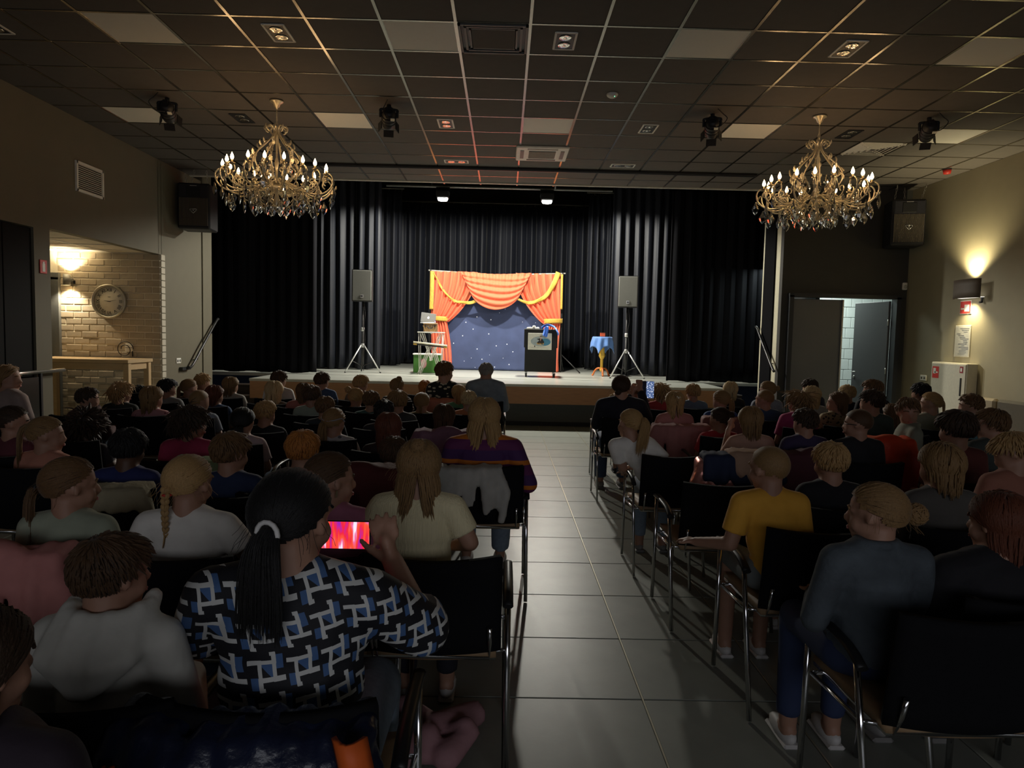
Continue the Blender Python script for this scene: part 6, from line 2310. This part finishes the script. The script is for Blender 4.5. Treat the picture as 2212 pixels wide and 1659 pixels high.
# ------------------------------------------------------------------ coats over chair backs
def coat(label, x, y, m, w_=.44, back=.34, front=.10, sleeves=((-1, .30), (1, .26)), hood=False, seed=0, top=.80, rz=0.0, thick=.03, fluff=0, inner=None, cat='coat'):
    r = random.Random(seed)
    t = thing('hung_coat', label, cat, (x, y, top), rz, 'coats over chair backs')
    pb = PB()
    nu = 9
    for i in range(nu):
        f = i / (nu - 1)
        px = (f - .5) * w_
        cv = .04 * (2 * f - 1) ** 2
        b_ = back * (1 - .18 * abs(2 * f - 1) + .12 * r.uniform(-1, 1))
        th = thick * r.uniform(.85, 1.35)
        yb = -.305 - .02 + cv
        pb.cap((px, yb + .07, -front), (px, yb + .055, .01), th * .8, th)
        pb.cap((px, yb + .055, .01), (px + r.uniform(-.01, .01), yb - .03, .0), th, th)
        pb.cap((px, yb - .03, .0), (px + r.uniform(-.02, .02), yb - .045 - .02 * r.random(), -b_), th, th * .9)
        if fluff:
            for k in range(4):
                pb.ell((px + r.uniform(-.02, .02), yb - .045, -.04 - b_ * k / 4), (.04, .032, .036))
    for s, L_ in sleeves:
        px = s * (w_ / 2 - .01)
        pb.cap((px, -.28, -.01), (px + s * .05, -.33, -.12), thick * 1.35, thick * 1.45)
        pb.cap((px + s * .05, -.33, -.12), (px + s * .035 + r.uniform(-.03, .03), -.34, -L_), thick * 1.45, thick * 1.15, flat=True)
    if hood:
        pb.ell((.02, -.33, .02), (.11, .06, .05))
        pb.ell((.02, -.365, -.05), (.09, .035, .08))
    key = req(('coat', label), pb, .0125 if y < 3.2 else .016, 3)
    COATS.append((t, key, m, inner))
    return t


COATS = []
m_puff = mat('puffer_navy', (.012, .016, .04), .3, var=.3, vs=20, bump=.6, bs=22)


def by(ch, dx=0.0):
    q = of(ch)
    return q['root'].x + dx, q['root'].y + .06


x_, y_ = by('the adult filming in the patterned blouse')
coat('navy puffer jacket with orange lining over the chair of the filming adult', x_ - .02, y_ - .0, m_puff, w_=.46, back=.42, sleeves=((-1, .36), (1, .32)), seed=1, fluff=1, thick=.022, top=.765, inner=mat('lining_orange', (.75, .13, .02), .6))
x_, y_ = by('the guest in pale green', -.1)
coat('soft pink jacket over the chair of the pale green T-shirt', x_, y_, mat('jacket_pink', (.55, .22, .20), .8, bump=.3, bs=30), w_=.42, back=.22, sleeves=((-1, .25), (1, .18)), seed=2, thick=.026, hood=True, top=.80)
coat('maroon hooded jacket over the chair left of the teal T-shirt', -.72, 3.75, mat('jacket_maroon', (.12, .025, .025), .8, bump=.3, bs=30), w_=.40, back=.34, seed=3, hood=True, thick=.034, top=.84)
x_, y_ = by('the guest in cream with ruffled shoulders', .03)
coat('lilac coat over the chair of the cream top with ruffled shoulders', x_, y_, mat('coat_lilac', (.26, .13, .19), .8, bump=.3, bs=30), w_=.42, back=.34, seed=4, hood=True, thick=.03)
x_, y_ = by('the adult in the striped jumper', -.02)
coat('pale denim jacket with dark trim over the chair of the striped jumper', x_ - .06, y_, mat('jacket_pale_denim', (.50, .48, .44), .8, var=.3, vs=14, bump=.3, bs=30), w_=.36, back=.22, sleeves=((-1, .12), (1, .30)), seed=5, thick=.02, top=.785)
coat('salmon coat over the chair beneath the leaf print blouse', by('the adult in the leaf print blouse')[0], by('the adult in the leaf print blouse')[1] - .02, mat('coat_salmon', (.50, .18, .13), .8), w_=.42, back=.26, seed=6)
coat('dusty pink coat over the chair of the flower clip', *by('the guest with the flower clip'), mat('coat_dusty_pink', (.36, .15, .14), .8), w_=.44, back=.34, seed=7)
coat('second dusty pink coat right of the flower clip', *by('the guest in blue hoodie'), mat('coat_rose_brown', (.28, .12, .11), .8), w_=.40, back=.34, seed=8)
m_pinkfoil = mat('jacket_pink_foil', (.78, .33, .28), .28, metal=.55, var=.2, vs=20, bump=.9, bs=16)
coat('shiny metallic pink jacket hanging over the chair behind the red shirt', 1.40, 4.42, m_pinkfoil, w_=.40, back=.40, sleeves=((-1, .48), (1, .40)), seed=9, thick=.032)
coat('navy sweatshirt with beige back over the shiny pink jacket', 1.42, 4.40, mat('sweater_navy', (.02, .03, .075), .8), w_=.40, back=.14, sleeves=((1, .1),), seed=10, top=.845, thick=.026)
coat('beige jumper lying on the navy sweatshirt', 1.47, 4.38, mat('jumper_beige', (.52, .33, .23), .8), w_=.24, back=.15, front=.02, sleeves=(), seed=15, top=.875, thick=.02)
coat('maroon jacket over the chair in front of the yellow T-shirt', *by('the guest in purple', -.06), mat('jacket_dark_maroon', (.10, .03, .04), .8), w_=.42, back=.36, seed=11, hood=True)
coat('purple jacket over the chair right of the purple T-shirt', by('the guest with glasses', -.12)[0], by('the guest with glasses')[1] + .3, mat('jacket_purple', (.06, .035, .11), .8), w_=.36, back=.30, seed=12)
coat('bright orange red puffer jacket over a chair on the right', 2.58, 4.97, mat('puffer_orange_red', (.62, .05, .012), .5, bump=.5, bs=18), w_=.36, back=.36, seed=13, hood=True, thick=.036, fluff=1, top=.87)
coat('green camouflage jacket over the chair behind the copper hair', by('the guest in pale pink print', .12)[0], 4.12, mat('jacket_camouflage', (.20, .25, .12), .8, var=.6, vs=16), w_=.30, back=.28, seed=14)
coat('cream fleece collar jacket over the chair of the royal blue shirt', by('the guest in royal blue', .05)[0], by('the guest in royal blue')[1], mat('jacket_fleece_cream', (.50, .44, .30), .9, bump=.5, bs=60), w_=.30, back=.07, front=.05, sleeves=((1, .34),), seed=16, thick=.024)
run_before = set(DONE)
for k in list(REMESH):
    if k in DONE:
        del REMESH[k]
run_remesh()
for t, key, m, inner in COATS:
    link('cloth', DONE[key], m, t)
    if inner:
        MB().grid(lambda u, v: (.20 + .05 * u - .03 * v + .12 * v, -.372 - .028 * sin(pi * u) - .02 * v, .035 - .40 * v), 6, 10, thick=.01).build('lining', inner, t)
        MB().grid(lambda u, v: (-.215 + .012 * u + .06 * v, -.385 - .012 * sin(pi * u), -.02 - .38 * v), 3, 10, thick=.006).build('lining_edge', inner, t)

# ------------------------------------------------------------------ jacket and shoe on the floor at the left aisle
fj = thing('dropped_jacket', 'dusky pink jacket lying on the floor beside the aisle chair', 'jacket', (-.33, 2.42, 0))
fj.scale = (1.3, 1.3, 1.2)
pbj = PB()
rj = random.Random(21)
for k in range(16):
    a = rj.uniform(0, 2 * pi)
    d_ = rj.uniform(0, .14)
    pbj.cap((d_ * cos(a), d_ * sin(a) * 1.2, .045), (d_ * cos(a) + rj.uniform(-.12, .12), d_ * sin(a) + rj.uniform(-.12, .12), rj.uniform(.04, .10)), rj.uniform(.025, .05), rj.uniform(.025, .04))
pbj.cap((.08, .08, .06), (.2, .2, .04), .045, .04, flat=True)
for k in list(REMESH):
    del REMESH[k]
kj = req(('floorjacket',), pbj, .010, 4)
run_remesh()
link('cloth', DONE[kj], mat('jacket_dusky_pink', (.42, .22, .24), .8, bump=.4, bs=30), fj)

# ------------------------------------------------------------------ white props get their own places

# ------------------------------------------------------------------ lettering becomes real meshes
bpy.context.view_layer.update()
_dg = bpy.context.evaluated_depsgraph_get()
for o in TEXTS:
    me = bpy.data.meshes.new_from_object(o.evaluated_get(_dg))
    n = bpy.data.objects.new(o.name + '_', me)
    C.objects.link(n)
    n.parent = o.parent
    n.location = o.location
    n.rotation_euler = o.rotation_euler
    nm = o.name
    bpy.data.objects.remove(o)
    n.name = nm

# faint glows need no light sampling of their own
for k in ('star_white', 'emblem_lit', 'led_green', 'lamp_lens_warm', 'sconce_diffuser', 'lamp_glass_lit'):
    MATS[k].cycles.emission_sampling = 'NONE'
